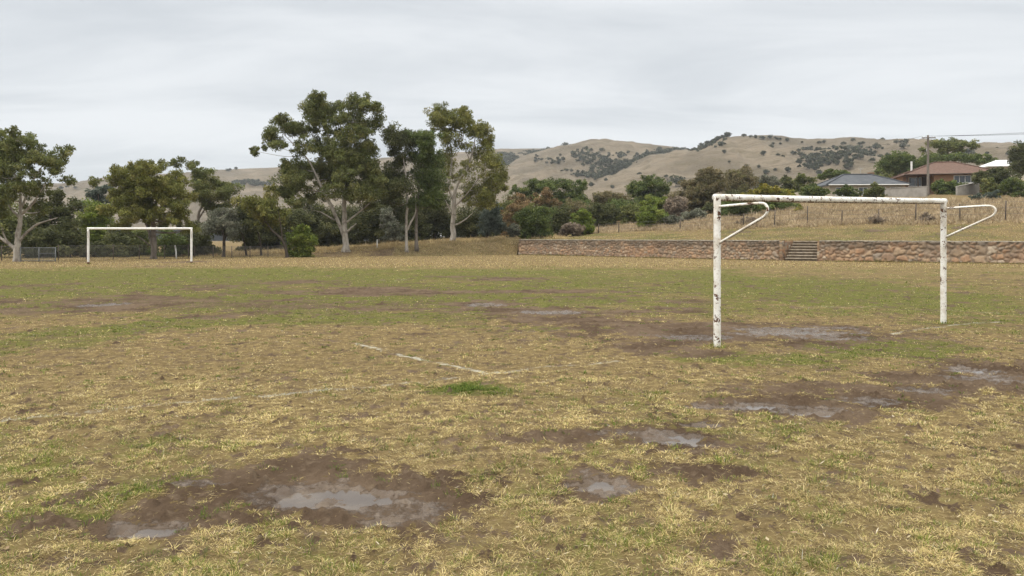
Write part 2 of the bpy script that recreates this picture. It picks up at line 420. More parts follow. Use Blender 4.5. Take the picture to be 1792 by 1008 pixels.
def pitch_z(X, Y, mk):
    mud, green, paint, wet, basin = mk
    z = (.022 * fbm(X * .30, Y * .30, 41, 3)) * (1 - basin) + .030 * fbm(X * 1.7, Y * 1.7, 42, 4, .6) * (1 - .75 * basin) + .009 * fbm(X * 8, Y * 8, 43, 3)
    rid = 1 - np.abs(fbm(X * 4.5, Y * 4.5, 44, 4, .6)) * 2.2
    z = z + np.clip(mud, 0, 1) * (.016 * rid - .018) * (1 - .75 * wet)
    clod = np.maximum(fbm(X * 6.5, Y * 6.5, 45, 3, .6) - .18, 0) * .15 * np.clip(mud, 0, 1) * (1 - .8 * wet)
    z = z + clod + np.maximum(fbm(X * 15, Y * 15, 47, 2) - .1, 0) * .075 * np.clip(mud, 0, 1) * (1 - .9 * wet) * sstep(14, 9, Y)
    z = np.where((basin > .2) & (wet < .2), np.maximum(z, -.007), z)
    z = z - (.030 + .075 * fbm(X * 4.5, Y * 4.5, 46, 5, .65)) * wet * sstep(.45, .9, wet)
    return np.where(Y > W(X), z - .9 * sstep(0, 3, Y - W(X)) - .02, z)

# ------------------------------------------------------------------ the pitch: one sheet
def build_pitch():
    u = np.arange(-.82, .8201, .0024)
    u = np.concatenate([[-40, -22, -12, -7, -4, -2.4, -1.6, -1.2, -1.0, -.9], u, [.9, 1.0, 1.2, 1.6, 2.4, 4, 7, 12, 22, 40]])
    ys = [2.6]
    while ys[-1] < 95: ys.append(ys[-1] * 1.0033 + .002)
    Yr = np.concatenate([[-220, -90, -40, -18, -8, -3, 0, 1.2, 2.1], ys, [110, 140, 200, 320, 600, 1200, 2200]])
    UU, YY = np.meshgrid(u, Yr)
    XX = UU * (np.maximum(np.abs(YY), 2.6) + 3.6)
    X, Y = XX.ravel(), YY.ravel()
    mk = masks(X, Y)
    Z = pitch_z(X, Y, mk)
    nr, nc = len(Yr), len(u)
    i = np.arange((nr - 1) * nc).reshape(nr - 1, nc)[:, :-1].ravel()
    F = np.stack([i, i + 1, i + nc + 1, i + nc], 1)
    me = make_mesh('field', np.stack([X, Y, Z], 1), [F], TURF, {'mask': np.stack([mk[0], mk[1], mk[2], mk[3]], 1)}, smooth=True)
    tag(link('field', me), kind='structure')
build_pitch()

for i, (px, py, rx, ry) in enumerate(WET):
    xc, yc = ground_at(px, py); rX = rx / FPX * yc * 1.5; rY = yc * yc / (FPX * CAMZ) * ry * 1.5
    a = np.linspace(0, 2 * math.pi, 48, endpoint=False)
    k = 1 + .12 * noise(np.cos(a) * 1.7 + i * 9, np.sin(a) * 1.7, 77)
    m = MB(); m.poly(np.stack([np.cos(a) * rX * k, np.sin(a) * rY * k, np.zeros(48)], 1))
    tag(m.build('puddle', WATER, loc=(xc, yc, -.0205 - .0006 * i)), kind='structure')

# ------------------------------------------------------------------ the bank and slope behind the wall
def bank_masks(X, Y):
    t = Y - W(X)
    n1 = fbm(X * .25, Y * .25, 51, 4); n2 = fbm(X * 1.1, Y * 1.1, 52, 3)
    dirt = sstep(-27, -18, X) * sstep(3.5, -1, X) * sstep(8.5, 5.0, t + 2.2 * n1) * sstep(-.1, .6, t + .5) * np.clip(.62 + 1.3 * n1 + .8 * n2, 0, .9)
    dirt = np.maximum(dirt, .75 * sstep(.16, .4, n1) * sstep(2, 5, t) * sstep(20, 14, t) * sstep(14, 20, X))
    dirt = np.maximum(dirt, .6 * sstep(.25, .5, n2) * (X < 5)) * np.where(X < 5, .62 - .12 * sstep(-10, -4, X), 1)
    dirt = np.maximum(dirt, np.clip(.26 + .5 * n2 + .3 * n1, 0, .6) * (X > 1.5))
    green = np.where(X > 1.5, .46 + .85 * n1 + .2 * n2, .02 + .4 * n1) - .35 * sstep(16, 20, t)
    return np.clip(dirt, 0, 1), np.clip(green, 0, 1)

def build_bank():
    xs = np.concatenate([np.arange(-520, -60, 20), np.arange(-60, -30, 1.0), np.arange(-30, -1, .4), np.arange(-1, 1.4, .1), np.arange(1.4, 19.5, .3), np.arange(19.5, 26.5, .1),
                         np.arange(26.5, 62, .35), np.arange(62, 100, 1.0), np.arange(100, 540, 20)])
    ts = np.concatenate([np.arange(0, 4, .15), np.arange(4, 24, .4), np.arange(24, 60, 1.0), np.arange(60, 120, 3), np.arange(120, 700, 30)])
    XX, TT = np.meshgrid(xs, ts); X = XX.ravel(); Y = W(X) + TT.ravel()
    # the sheet starts behind the stones of the wall
    Y = Y + np.where((X > .8), .22 * (1 - sstep(0, 1.5, TT.ravel())), 0)
    Z = bank_z(X, Y)
    d, g = bank_masks(X, Y)
    nr, nc = len(ts), len(xs)
    i = np.arange((nr - 1) * nc).reshape(nr - 1, nc)[:, :-1].ravel()
    F = np.stack([i, i + 1, i + nc + 1, i + nc], 1)
    me = make_mesh('grass_slope', np.stack([X, Y, Z], 1), [F], TURF, {'mask': np.stack([d, g, d * 0, d * 0], 1)}, smooth=True)
    tag(link('grass_slope', me), kind='structure')
build_bank()

# ------------------------------------------------------------------ grass
def pick(n, cols, w):
    c = np.asarray(cols)[rng.choice(len(cols), n, p=np.asarray(w) / np.sum(w))]
    return c
STRAW = [(.60, .475, .225), (.50, .385, .165), (.70, .585, .32), (.25, .175, .08), (.36, .255, .125), (.52, .455, .165)]
STRAW_W = [3, 3, 1.4, 1.8, 1.4, 1.6]
GREENC = [(.105, .15, .020), (.16, .205, .030), (.24, .255, .05), (.065, .11, .020)]
GREEN_W = [3, 3, 2, 1]

def blades(P, L, Wd, lean, az, col, bend):
    """P (N,3) roots; returns verts (5N,3), quads, tris, colours"""
    N = len(P)
    d = np.stack([np.cos(az), np.sin(az), np.zeros(N)], 1); sd = np.stack([-np.sin(az + bend), np.cos(az + bend), np.zeros(N)], 1)
    up = np.array([0, 0, 1.0])
    m = P + d * (np.sin(lean) * L * .55)[:, None] + up * (np.cos(lean) * L * .55)[:, None]
    l2 = np.minimum(lean + .55, 1.62)
    t = m + d * (np.sin(l2) * L * .5)[:, None] + up * (np.cos(l2) * L * .5)[:, None]
    w = (Wd * .5)[:, None]
    V = np.stack([P - sd * w, P + sd * w, m + sd * w * .75, m - sd * w * .75, t], 1).reshape(-1, 3)
    b = (np.arange(N) * 5)[:, None]
    Q = b + np.array([0, 1, 2, 3]); T = b + np.array([3, 2, 4])
    C = np.repeat(np.concatenate([col, np.ones((N, 1))], 1), 5, axis=0)
    return V, Q, T, C

def build_grass():
    NT_ = 96000
    lo, hi = 3.2, 56.0
    Y = lo * (hi / lo) ** rng.random(NT_); X = (rng.random(NT_) * 2 - 1) * (Y * .72 + 2.2)
    # a second helping close by, where single blades show
    n2 = 44000
    Y2 = 3.2 * (9.5 / 3.2) ** rng.random(n2); X2 = (rng.random(n2) * 2 - 1) * (Y2 * .70 + 2.2)
    X = np.concatenate([X, X2]); Y = np.concatenate([Y, Y2])
    mud, green, paint, wet, basin = masks(X, Y)
    clump = fbm(X * 2.4, Y * 2.4, 61, 4, .6)
    clump2 = fbm(X * 8.0, Y * 6.0, 64, 2)
    keep = rng.random(len(X)) < np.clip(1.0 - 1.25 * sstep(.25, .75, mud + .25 * clump), .015, 1) * np.clip(.52 + 1.7 * clump + 1.9 * clump2, .02, 1)
    keep &= ~((wet > .3) & (rng.random(len(X)) > .02))
    X, Y, mud, green, paint, clump = [a[keep] for a in (X, Y, mud, green, paint, clump)]
    n = len(X)
    isg = rng.random(n) < np.clip((green + .55 * fbm(X * 1.9, Y * 1.9, 62, 2) - .18) * 1.1, .04, .93)
    tall = np.exp(.33 * rng.normal(size=n)) * (1 + .7 * np.clip(clump, -.6, 1)) * np.where(isg, 1.12, 1.0)
    nb = np.where(Y < 9, 17, np.where(Y < 18, 12, 9))
    idx = np.repeat(np.arange(n), nb); N = len(idx)
    far = np.maximum(Y[idx] / 5.0, .8)
    rad = .030 * far ** .62 * (.5 + rng.random(N))
    az = rng.random(N) * 2 * math.pi
    ox, oy = np.cos(az) * rad * np.sqrt(rng.random(N)), np.sin(az) * rad * np.sqrt(rng.random(N))
    bx, by = X[idx] + ox, Y[idx] + oy
    mk = masks(bx, by); bz = pitch_z(bx, by, mk) - .004
    g = isg[idx]
    dead = g & (rng.random(N) < .28); g2 = g & ~dead
    lean = np.where(g2, rng.uniform(.2, 1.25, N), rng.uniform(.8, 1.56, N))
    L = .030 * tall[idx] * far ** .12 * rng.uniform(.6, 1.3, N) * np.where(g2, 1.0, 1.12)
    # the field is worn: height falls away from the front
    L *= np.interp(by, [3, 9, 25, 56], [1.0, .82, .75, .8])
    Wd = .0029 * far ** .93 * rng.uniform(.7, 1.35, N)
    col = np.where(g2[:, None], pick(N, GREENC, GREEN_W), pick(N, STRAW, STRAW_W))
    tn = fbm(bx * .8, by * .8, 63, 3)[:, None]
    col = col * (1 + .45 * tn) * rng.uniform(.68, 1.22, (N, 1))
    pn = mk[2] + rng.normal(size=N) * .22
    col = np.where((pn > .56)[:, None], np.array([.52, .51, .43]) * rng.uniform(.8, 1.1, (N, 1)), col)
    # fresh green tufts scattered singly through the dry turf
    nt = 2400; ty = 3.3 * (17 / 3.3) ** rng.random(nt); tx = (rng.random(nt) * 2 - 1) * (ty * .7 + 2.2)
    mt = masks(tx, ty); kt = (mt[3] < .4) & (fbm(tx * .8, ty * .8, 68, 3) + .25 * rng.normal(size=nt) > .02); tx, ty = tx[kt], ty[kt]
    gxc, gyc = ground_at(813, 681); pa_ = rng.random(110) * 6.283; pr_ = np.sqrt(rng.random(110)) * (.7 + .3 * np.cos(3 * pa_)); tx = np.concatenate([tx, gxc + np.cos(pa_) * pr_ * .36]); ty = np.concatenate([ty, gyc + np.sin(pa_) * pr_ * .26])
    it = np.repeat(np.arange(len(tx)), 26); at_ = rng.random(len(it)) * 6.283; sz = np.exp(.4 * rng.normal(size=len(tx)))[it]
    rt_ = .045 * sz * np.sqrt(rng.random(len(it))) * np.maximum(ty[it] / 6, .8) ** .4
    tx2, ty2 = tx[it] + np.cos(at_) * rt_, ty[it] + np.sin(at_) * rt_ * .8; mt_n = len(tx2)
    P_t = np.stack([tx2, ty2, pitch_z(tx2, ty2, masks(tx2, ty2)) - .004], 1)
    col_t = pick(mt_n, [(.085, .13, .018), (.12, .17, .025), (.17, .21, .035), (.06, .10, .018)], [3, 3, 2, 2]) * rng.uniform(.75, 1.2, (mt_n, 1))
    bx, by, bz = np.concatenate([bx, P_t[:, 0]]), np.concatenate([by, P_t[:, 1]]), np.concatenate([bz, P_t[:, 2]])
    L = np.concatenate([L, rng.uniform(.018, .042, mt_n) * sz ** .6]); Wd = np.concatenate([Wd, .0032 * np.maximum(P_t[:, 1] / 5, .8) ** .9 * rng.uniform(.7, 1.3, mt_n)])
    lean = np.concatenate([lean, rng.uniform(.1, 1.1, mt_n)]); az = np.concatenate([az, at_]); col = np.concatenate([col, col_t])
    # unmown tufts round the feet of the goalposts
    gx, gy, gl = [], [], []
    for q in ((1255, 606), (1651, 566), (154.5, 462.5), (335, 461.5)):
        x0, y0 = ground_at(*q); m_ = 170; a_ = rng.random(m_) * 6.283; r_ = .05 + .16 * rng.random(m_) ** 1.5
        gx.append(x0 + np.cos(a_) * r_); gy.append(y0 + np.sin(a_) * r_)
    gx = np.concatenate(gx); gy = np.concatenate(gy); m_ = len(gx)
    P_g = np.stack([gx, gy, pitch_z(gx, gy, masks(gx, gy)) - .004], 1); w_g = .004 * np.maximum(gy / 5, 1) ** .8
    # loose straws lying flat between the tufts, and mown turf far out to the slope above the wall
    ns = 90000; ys = 3.2 * (20 / 3.2) ** rng.random(ns); xs = (rng.random(ns) * 2 - 1) * (ys * .7 + 2.2)
    nf = 90000; xf = rng.uniform(-60, 60, nf); tf = np.where(xf > 1, rng.uniform(.4, 21, nf), rng.uniform(.5, 12, nf)); yf = W(xf) + tf
    nq = 40000; yq = rng.uniform(45, 84, nq); xq = rng.uniform(-.72, .72, nq) * yq; yq = np.minimum(yq, W(xq) - .2)
    xe = np.concatenate([xs, xf, xq]); ye = np.concatenate([ys, yf, yq]); ne = len(xe)
    mke = masks(xe, ye); ze = np.where(ye > W(xe), bank_z(xe, ye), pitch_z(xe, ye, mke)) + np.where(np.arange(ne) < ns, .004, -.005)
    bd, bg = bank_masks(xe, ye); on_bank = ye > W(xe)
    ok = np.where(on_bank, rng.random(ne) > bd * 1.2, (mke[3] < .25) & (rng.random(ne) > .85 * sstep(.3, .8, mke[0])))
    A_, B_ = stair_ab(xe, ye); ok &= ~((np.abs(A_) < ST_HALF + .2) & (B_ > -.3) & (B_ < 2.6))
    gp = np.where(on_bank, bg, np.clip(mke[1], 0, 1)); near = np.arange(ne) < ns
    ge = (rng.random(ne) < gp * .9) & ~near
    ce = np.where(ge[:, None], pick(ne, GREENC, GREEN_W), pick(ne, STRAW, STRAW_W)) * rng.uniform(.6, 1.2, (ne, 1))
    Pe = np.stack([xe, ye, ze], 1)[ok]; near, ce = near[ok], ce[ok]; ne = len(Pe)
    Pe = np.concatenate([Pe, P_g]); near = np.concatenate([near, np.zeros(m_, bool)]); ce = np.concatenate([ce, np.where(rng.random((m_, 1)) < .6, pick(m_, GREENC, GREEN_W), pick(m_, STRAW, STRAW_W))]); ne = len(Pe)
    P_all = np.concatenate([np.stack([bx, by, bz], 1), Pe])
    L = np.concatenate([L, np.where(near, rng.uniform(.02, .06, ne), rng.uniform(.05, .12, ne))])
    Wd = np.concatenate([Wd, np.where(near, .0028 * np.maximum(Pe[:, 1] / 5, .8) ** .8, np.where(np.arange(ne) >= ne - m_, np.concatenate([np.zeros(ne - m_), w_g]), .03)) * rng.uniform(.7, 1.3, ne)])
    lean = np.concatenate([lean, np.where(near, rng.uniform(1.3, 1.58, ne), rng.uniform(.3, 1.3, ne))])
    az = np.concatenate([az, rng.random(ne) * 6.283]); col = np.concatenate([col, ce]); N = len(P_all)
    V, Q, T, C = blades(P_all, L, Wd, lean, az + rng.normal(size=N) * .5, col, rng.normal(size=N) * .6)
    me = make_mesh('grass', V, [Q, T], BLADE, {'col': C})
    tag(link('grass', me), kind='stuff')
    print('grass blades', N)
build_grass()

def build_litter():
    """dead straw, bark flakes and leaves lying loose"""
    n = 2600
    Y = 3.2 * (13 / 3.2) ** rng.random(n); X = (rng.random(n) * 2 - 1) * (Y * .7 + .3)
    mk = masks(X, Y); keep = (mk[3] < .25) & (rng.random(n) > 1.6 * mk[0]); X, Y = X[keep], Y[keep]; n = len(X)
    Z = pitch_z(X, Y, masks(X, Y)) + .006 + rng.random(n) * .02
    az = rng.random(n) * 6.283; L = rng.uniform(.018, .06, n); w = np.where(rng.random(n) < .10, rng.uniform(.006, .012, n), rng.uniform(.002, .0045, n))
    tilt = rng.normal(size=n) * .3
    d = np.stack([np.cos(az) * np.cos(tilt), np.sin(az) * np.cos(tilt), np.sin(tilt)], 1); sd = np.stack([-np.sin(az), np.cos(az), rng.normal(size=n) * .35], 1)
    P = np.stack([X, Y, Z], 1)
    V = np.stack([P - d * L[:, None] / 2, P + sd * w[:, None], P + d * L[:, None] / 2, P - sd * w[:, None]], 1).reshape(-1, 3)
    col = pick(n, [(.46, .38, .24), (.28, .20, .12), (.54, .47, .35), (.16, .11, .08)], [3, 3, .6, 2])
    me = make_mesh('straw_litter', V, [(np.arange(n) * 4)[:, None] + np.arange(4)], BLADE, {'col': np.repeat(np.concatenate([col, np.ones((n, 1))], 1), 4, axis=0)})
    tag(link('straw_litter', me), kind='stuff')
build_litter()

TALLC = [(.42, .325, .21), (.34, .255, .16), (.50, .40, .27), (.26, .19, .125), (.34, .28, .16)]
def tall_patch(name, X, Y, hmean, nbl, cols, cw, wid):
    n = len(X); idx = np.repeat(np.arange(n), nbl); N = len(idx)
    az = rng.random(N) * 6.283; rad = .22 * np.sqrt(rng.random(N))
    bx, by = X[idx] + np.cos(az) * rad, Y[idx] + np.sin(az) * rad
    bz = H(bx, by) - .03
    th = (np.exp(.3 * rng.normal(size=n)) * (1 + .7 * fbm(X * .35, Y * .35, 66, 3)))[idx]
    L = hmean * th * rng.uniform(.55, 1.2, N)
    col = pick(N, cols, cw) * (1 + .5 * fbm(bx * .3, by * .3, 67, 3)[:, None]) * rng.uniform(.8, 1.2, (N, 1))
    V, Q, T, C = blades(np.stack([bx, by, bz], 1), L, wid * rng.uniform(.7, 1.4, N), rng.uniform(.05, .75, N), az, col, rng.normal(size=N) * .8)
    tag(link(name, make_mesh(name, V, [Q, T], BLADE, {'col': C})), kind='stuff')

def build_tall():
    n = 15000
    X = rng.uniform(3, 78, n); t = rng.uniform(15.5, 60, n) 
    t1 = 18.5 + 1.6 * noise(X * .2, X * 0 + 3, 71) - np.interp(X, [0, 30, 50], [-3, 0, 1.5])
    keep = (t > t1) & (t < np.interp(X, [3, 18, 30, 78], [34, 44, 58, 60])) & (rng.random(n) < np.where(t < 40, 1, .6))
    X, t = X[keep], t[keep]
    tall_patch('tall_grass', X, W(X) + t, .44, 13, TALLC, [3, 3, 2, 1.5, 2], .035)
    n = 5200
    X = rng.uniform(-34, 6, n); t = rng.uniform(4.5, 16, n) + 1.2 * noise(X * .3, X * 0, 72)
    k = rng.random(n) < np.where(t < 7, .4, 1); X, t = X[k], t[k]
    tall_patch('dry_grass', X, W(X) + t, .34, 12, [(.44, .33, .17), (.36, .26, .13), (.50, .40, .22)], [3, 2, 2], .03)
    n = 3600
    X = rng.uniform(-12, .7, n); t = rng.uniform(.2, 7, n)
    tall_patch('bank_grass', X, W(X) + t, .13, 10, [(.44, .35, .19), (.34, .26, .14), (.20, .20, .07), (.52, .43, .26)], [3, 2, 1, 1], .03)
    # uncut rim along the foot and the top of the wall
    n = 1500
    X = rng.uniform(1, 50, n); foot = rng.random(n) < .7
    a = np.where(foot, -.12 - rng.random(n) * .3, .35 + rng.random(n) * .5)
    Y = W(X) + a; A, B = stair_ab(X, Y); k = np.abs(A) > ST_HALF + .3
    tall_patch('rim_grass', X[k], Y[k], .16, 9, [(.17, .19, .055), (.35, .27, .12), (.24, .22, .08)], [2, 2, 1], .025)
build_tall()

# ================================================================== RETAINING WALL AND STEPS
def voro(x, y, seed):
    ix = np.floor(x).astype(np.int64); iy = np.floor(y).astype(np.int64)
    f1 = np.full(x.shape, 9.0); f2 = f1.copy(); cid = np.zeros(x.shape)
    for dx in (-1, 0, 1):
        for dy in (-1, 0, 1):
            a = _hash((ix + dx) & 0xffffffff, (iy + dy) & 0xffffffff, seed).astype(np.float64) / 4294967296.0
            b = _hash((ix + dx) & 0xffffffff, (iy + dy) & 0xffffffff, seed + 9).astype(np.float64) / 4294967296.0
            d = np.hypot(ix + dx + .15 + .7 * a - x, iy + dy + .15 + .7 * b - y)
            c = _hash((ix + dx) & 0xffffffff, (iy + dy) & 0xffffffff, seed + 23).astype(np.float64) / 4294967296.0
            nw = d < f1
            f2 = np.where(nw, f1, np.minimum(f2, d)); cid = np.where(nw, c, cid); f1 = np.where(nw, d, f1)
    return f1, f2, cid

def mat_stone():
    k = NT('rubble_stone'); co = coords(k)
    a = k.n('ShaderNodeAttribute', attribute_name='col')
    f = k.noise(co, 7, 6, .65); g = k.noise(co, 28, 4, .6)
    c = k.mix(k.math('MULTIPLY', k.ss(f, .42, .7), .45), a.outputs['Color'], (.13, .095, .07))
    c = k.mix(k.math('MULTIPLY', k.ss(g, .55, .75), .35), c, (.40, .33, .26))
    k.bsdf(c, .9, k.math('ADD', f, k.math('MULTIPLY', g, .5)), .5, .03, .2); return k.m
STONE = mat_stone()
CONC = mat_plain('weathered_concrete', (.36, .325, .27), (.20, .175, .14), 5, .9, .4)
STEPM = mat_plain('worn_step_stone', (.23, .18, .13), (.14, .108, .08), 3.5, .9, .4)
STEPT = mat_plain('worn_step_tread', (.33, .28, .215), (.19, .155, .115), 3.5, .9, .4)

PAL = np.array([(.40, .225, .125), (.29, .185, .12), (.43, .305, .195), (.31, .265, .215), (.44, .28, .165), (.56, .47, .36), (.23, .16, .115), (.37, .275, .19)])
PAL = PAL * .92 + np.array([.36, .26, .17]) * .10
PALW = np.cumsum([.20, .16, .16, .10, .16, .06, .08, .08])

def wall_section(s0, s1, xs_of_s, tang):
    ds = .065
    S = np.arange(s0, s1, ds); X = xs_of_s(S); Y = W(X)
    T = tang(S); N = np.stack([T[:, 1], -T[:, 0]], 1)          # towards the pitch
    rows = 27
    zt = wall_top(X)
    fr = np.linspace(0, 1, rows)
    SS, FF = np.meshgrid(S, fr)
    ZZ = -.25 + (zt[None, :] + .25) * FF
    big = sstep(28, 42, SS)
    cs = .25 + .13 * big
    cu = np.cumsum(ds / (.25 + .13 * sstep(28, 42, S)))[None, :] + 0 * SS + s0 * 3
    f1, f2, cid = voro(cu / 1.05 + .55 * fbm(SS * 2, ZZ * 2, 81, 3), (ZZ + .16 * fbm(SS * 2, ZZ * 2, 82, 3)) / (cs * .86), 3)
    # bigger boulders in some stretches
    g1, g2, gid = voro(cu / 1.9 + .6 * fbm(SS * 1.4, ZZ * 1.4, 88, 3), (ZZ + .2 * fbm(SS * 2, ZZ * 2, 89, 3)) / (cs * 1.5), 13)
    bigm = fbm(SS * .55, ZZ * 1.1, 90, 3) > .10 - .12 * big
    f1 = np.where(bigm, g1, f1); f2 = np.where(bigm, g2, f2); cid = np.where(bigm, gid, cid)
    edge = sstep(.05, .34, f2 - f1)
    dome = np.clip(1 - f1 * f1 * 1.4, 0, 1)
    out = .05 * edge + .05 * dome * edge + .015 * fbm(SS * 6, ZZ * 6, 83, 3)
    col = PAL[np.searchsorted(PALW / PALW[-1], np.clip(cid, 0, .9999))]
    col = col * (1 + .25 * fbm(SS * 3, ZZ * 3, 84, 3))[..., None]
    mort = np.array([.27, .205, .145]) * (1 + .3 * fbm(SS * .8, ZZ * .8, 85, 2))[..., None]
    red = sstep(.0, .3, fbm(SS * .16, ZZ * .5, 86, 2))[..., None]
    mort = mort * (1 - red * .6) + np.array([.36, .225, .135]) * red * .6
    e = (edge * .75)[..., None]
    col = mort * (1 - e) + col * e
    # grey lichen over the upper courses
    st = (sstep(.45, 1.0, FF + .5 * fbm(SS * .8, ZZ * 1.2, 87, 4)) * .70)[..., None]
    col = col * (1 - st) + np.array([.105, .088, .068]) * st
    PX = X[None, :] + N[None, :, 0] * (out + .02); PY = Y[None, :] + N[None, :, 1] * (out + .02)
    # batter
    PX = PX + N[None, :, 0] * .08 * (1 - FF); PY = PY + N[None, :, 1] * .08 * (1 - FF)
    V = np.stack([PX, PY, ZZ], -1).reshape(-1, 3); n = len(S)
    i = np.arange((rows - 1) * n).reshape(rows - 1, n)[:, :-1].ravel()
    F = np.stack([i, i + 1, i + n + 1, i + n], 1)
    # back and ends, so that the wall is solid
    B = np.stack([np.concatenate([X - N[:, 0] * .42] * 2), np.concatenate([Y - N[:, 1] * .42] * 2), np.concatenate([X * 0 - .25, zt])], 1)
    o = len(V); j = np.arange(n - 1)
    FB = np.stack([o + j + 1, o + j, o + n + j, o + n + j + 1], 1)
    top = np.stack([(rows - 1) * n + j, (rows - 1) * n + j + 1, o + n + j + 1, o + n + j], 1)
    ends = []
    for c, flip in ((0, False), (n - 1, True)):
        col_i = np.arange(rows) * n + c
        for r in range(rows - 1):
            q = [col_i[r], col_i[r + 1], o + n + c, o + c] if r == rows - 2 else [col_i[r], col_i[r + 1], o + c, o + c]
            ends.append(q if r == rows - 2 else [col_i[r], col_i[r + 1], o + c])
    tri = np.array([e_ for e_ in ends if len(e_) == 3]); quad = np.array([e_ for e_ in ends if len(e_) == 4])
    C = np.concatenate([np.concatenate([col.reshape(-1, 3), np.ones((len(V), 1))], 1), np.tile([.2, .16, .12, 1], (len(B), 1))])
    cop = (X, Y, N, zt)
    return np.concatenate([V, B]), [F, FB, top, quad], tri, C, cop

def build_wall():
    Xd = np.linspace(.8, 95, 6000); Yd = W(Xd); sd = np.concatenate([[0], np.cumsum(np.hypot(np.diff(Xd), np.diff(Yd)))])
    xs_of_s = lambda s: np.interp(s, sd, Xd)
    def tang(s):
        xa, xb = xs_of_s(s - .6), xs_of_s(s + .6); t = np.stack([xb - xa, W(xb) - W(xa)], 1)
        return t / np.linalg.norm(t, axis=1)[:, None]
    s_st = float(np.interp(XS, Xd, sd))
    root = thing('retaining_wall', (P0[0], P0[1], 0), 'long low retaining wall of orange and brown rubble stone along the pitch edge', 'stone wall')
    off = np.array([P0[0], P0[1], 0])
    for s0, s1 in ((.0, s_st - ST_HALF - .02), (s_st + ST_HALF + .02, sd[-1] - .2)):
        V, quads, tri, C, (X, Y, N, zt) = wall_section(s0, s1, xs_of_s, tang)
        me = make_mesh('stonework', V - off, quads + [tri], STONE, {'col': C})
        link('stonework', me, root)
        # coping
        w0, w1, h = .09, .43, .07
        zz = zt + .004 + .02 * noise(X * 1.3, X * 0, 91)
        jx = .02 * noise(X * 2.1, X * 0 + 5, 92)
        ring = [(X + N[:, 0] * (w0 + jx), Y + N[:, 1] * (w0 + jx), zz - .02), (X + N[:, 0] * (w0 + jx), Y + N[:, 1] * (w0 + jx), zz + h),
                (X - N[:, 0] * w1, Y - N[:, 1] * w1, zz + h), (X - N[:, 0] * w1, Y - N[:, 1] * w1, zz - .02)]
        n = len(X); CV = np.concatenate([np.stack(r, 1) for r in ring]); j = np.arange(n - 1); CF = []
        for a in range(4):
            b = (a + 1) % 4; CF.append(np.stack([a * n + j + 1, a * n + j, b * n + j, b * n + j + 1], 1))
        CF.append(np.array([[0, n, 2 * n, 3 * n], [4 * n - 1, 3 * n - 1, 2 * n - 1, n - 1]]))
        link('coping', make_mesh('coping', CV - off, CF, CONC), root)
    # ---- steps let into the wall
    st = thing('stone_steps', (P0[0], P0[1], 0), 'short flight of worn stone steps let into the rubble retaining wall', 'steps')
    st.rotation_euler = (0, 0, math.atan2(e1[1], e1[0]))
    top = float(wall_top(XS)) + .03; rise = top / ST_N
    for k in range(ST_N):
        m = MB(); b0 = k * ST_RUN - .12
        w = 2 * ST_HALF - .62 - .02 * k
        m.box((.16, b0 + .22, rise * (k + 1) - .045), (w - .02 * k, .46, .085), 0, .018)
        so_ = m.build('step', STEPT, st, loc=(0, 0, 0))
        m = MB(); m.box((.16, b0 + .29, (rise * (k + 1) - .09) / 2 - .12), (w - .06, .40, rise * (k + 1) - .09 + .24))
        m.build('riser', STEPM, so_)
    for sx in (-1, 1):
        # stone cheeks of the notch
        n_, r_ = 40, 26
        SSx, FF = np.meshgrid(np.linspace(0, ST_N * ST_RUN + .1, n_), np.linspace(0, 1, r_))
        ZZ = -.2 + (top + .2) * FF
        f1, f2, cid = voro(SSx / .32 + 40 * sx, ZZ / .24, 5)
        e_ = sstep(.02, .3, f2 - f1); ou = .06 * e_
        xin = (ST_HALF - (.44 if sx < 0 else .12)) - ou + (.30 * (SSx / 2.2 - 1) * -1 * 0 if sx > 0 else -(.28 * SSx / 2.2) + .28)
        Vc = np.stack([sx * xin, SSx - .02, ZZ], -1).reshape(-1, 3)
        Vb = np.stack([np.full(SSx.shape, sx * (ST_HALF + .3)), SSx - .02, ZZ], -1).reshape(-1, 3)
        i = np.arange((r_ - 1) * n_).reshape(r_ - 1, n_)[:, :-1].ravel()
        F1 = np.stack([i, i + 1, i + n_ + 1, i + n_], 1); o = len(Vc)
        j = np.arange(n_ - 1); tp = np.stack([(r_ - 1) * n_ + j, (r_ - 1) * n_ + j + 1, o + (r_ - 1) * n_ + j + 1, o + (r_ - 1) * n_ + j], 1)
        jr = np.arange(r_ - 1) * n_; fr = np.stack([jr, jr + n_, o + jr + n_, o + jr], 1)
        bk = np.stack([jr + n_ - 1, jr + 2 * n_ - 1, o + jr + 2 * n_ - 1, o + jr + n_ - 1], 1)
        col = PAL[np.searchsorted(PALW / PALW[-1], np.clip(cid, 0, .9999))].reshape(-1, 3) * .85
        Cc = np.concatenate([np.concatenate([col, np.ones((o, 1))], 1)] * 2)
        link('cheek_wall', make_mesh('cheek_wall', np.concatenate([Vc, Vb]), [F1, F1[:, ::-1] + o, tp, fr, bk], STONE, {'col': Cc}), st)
build_wall()

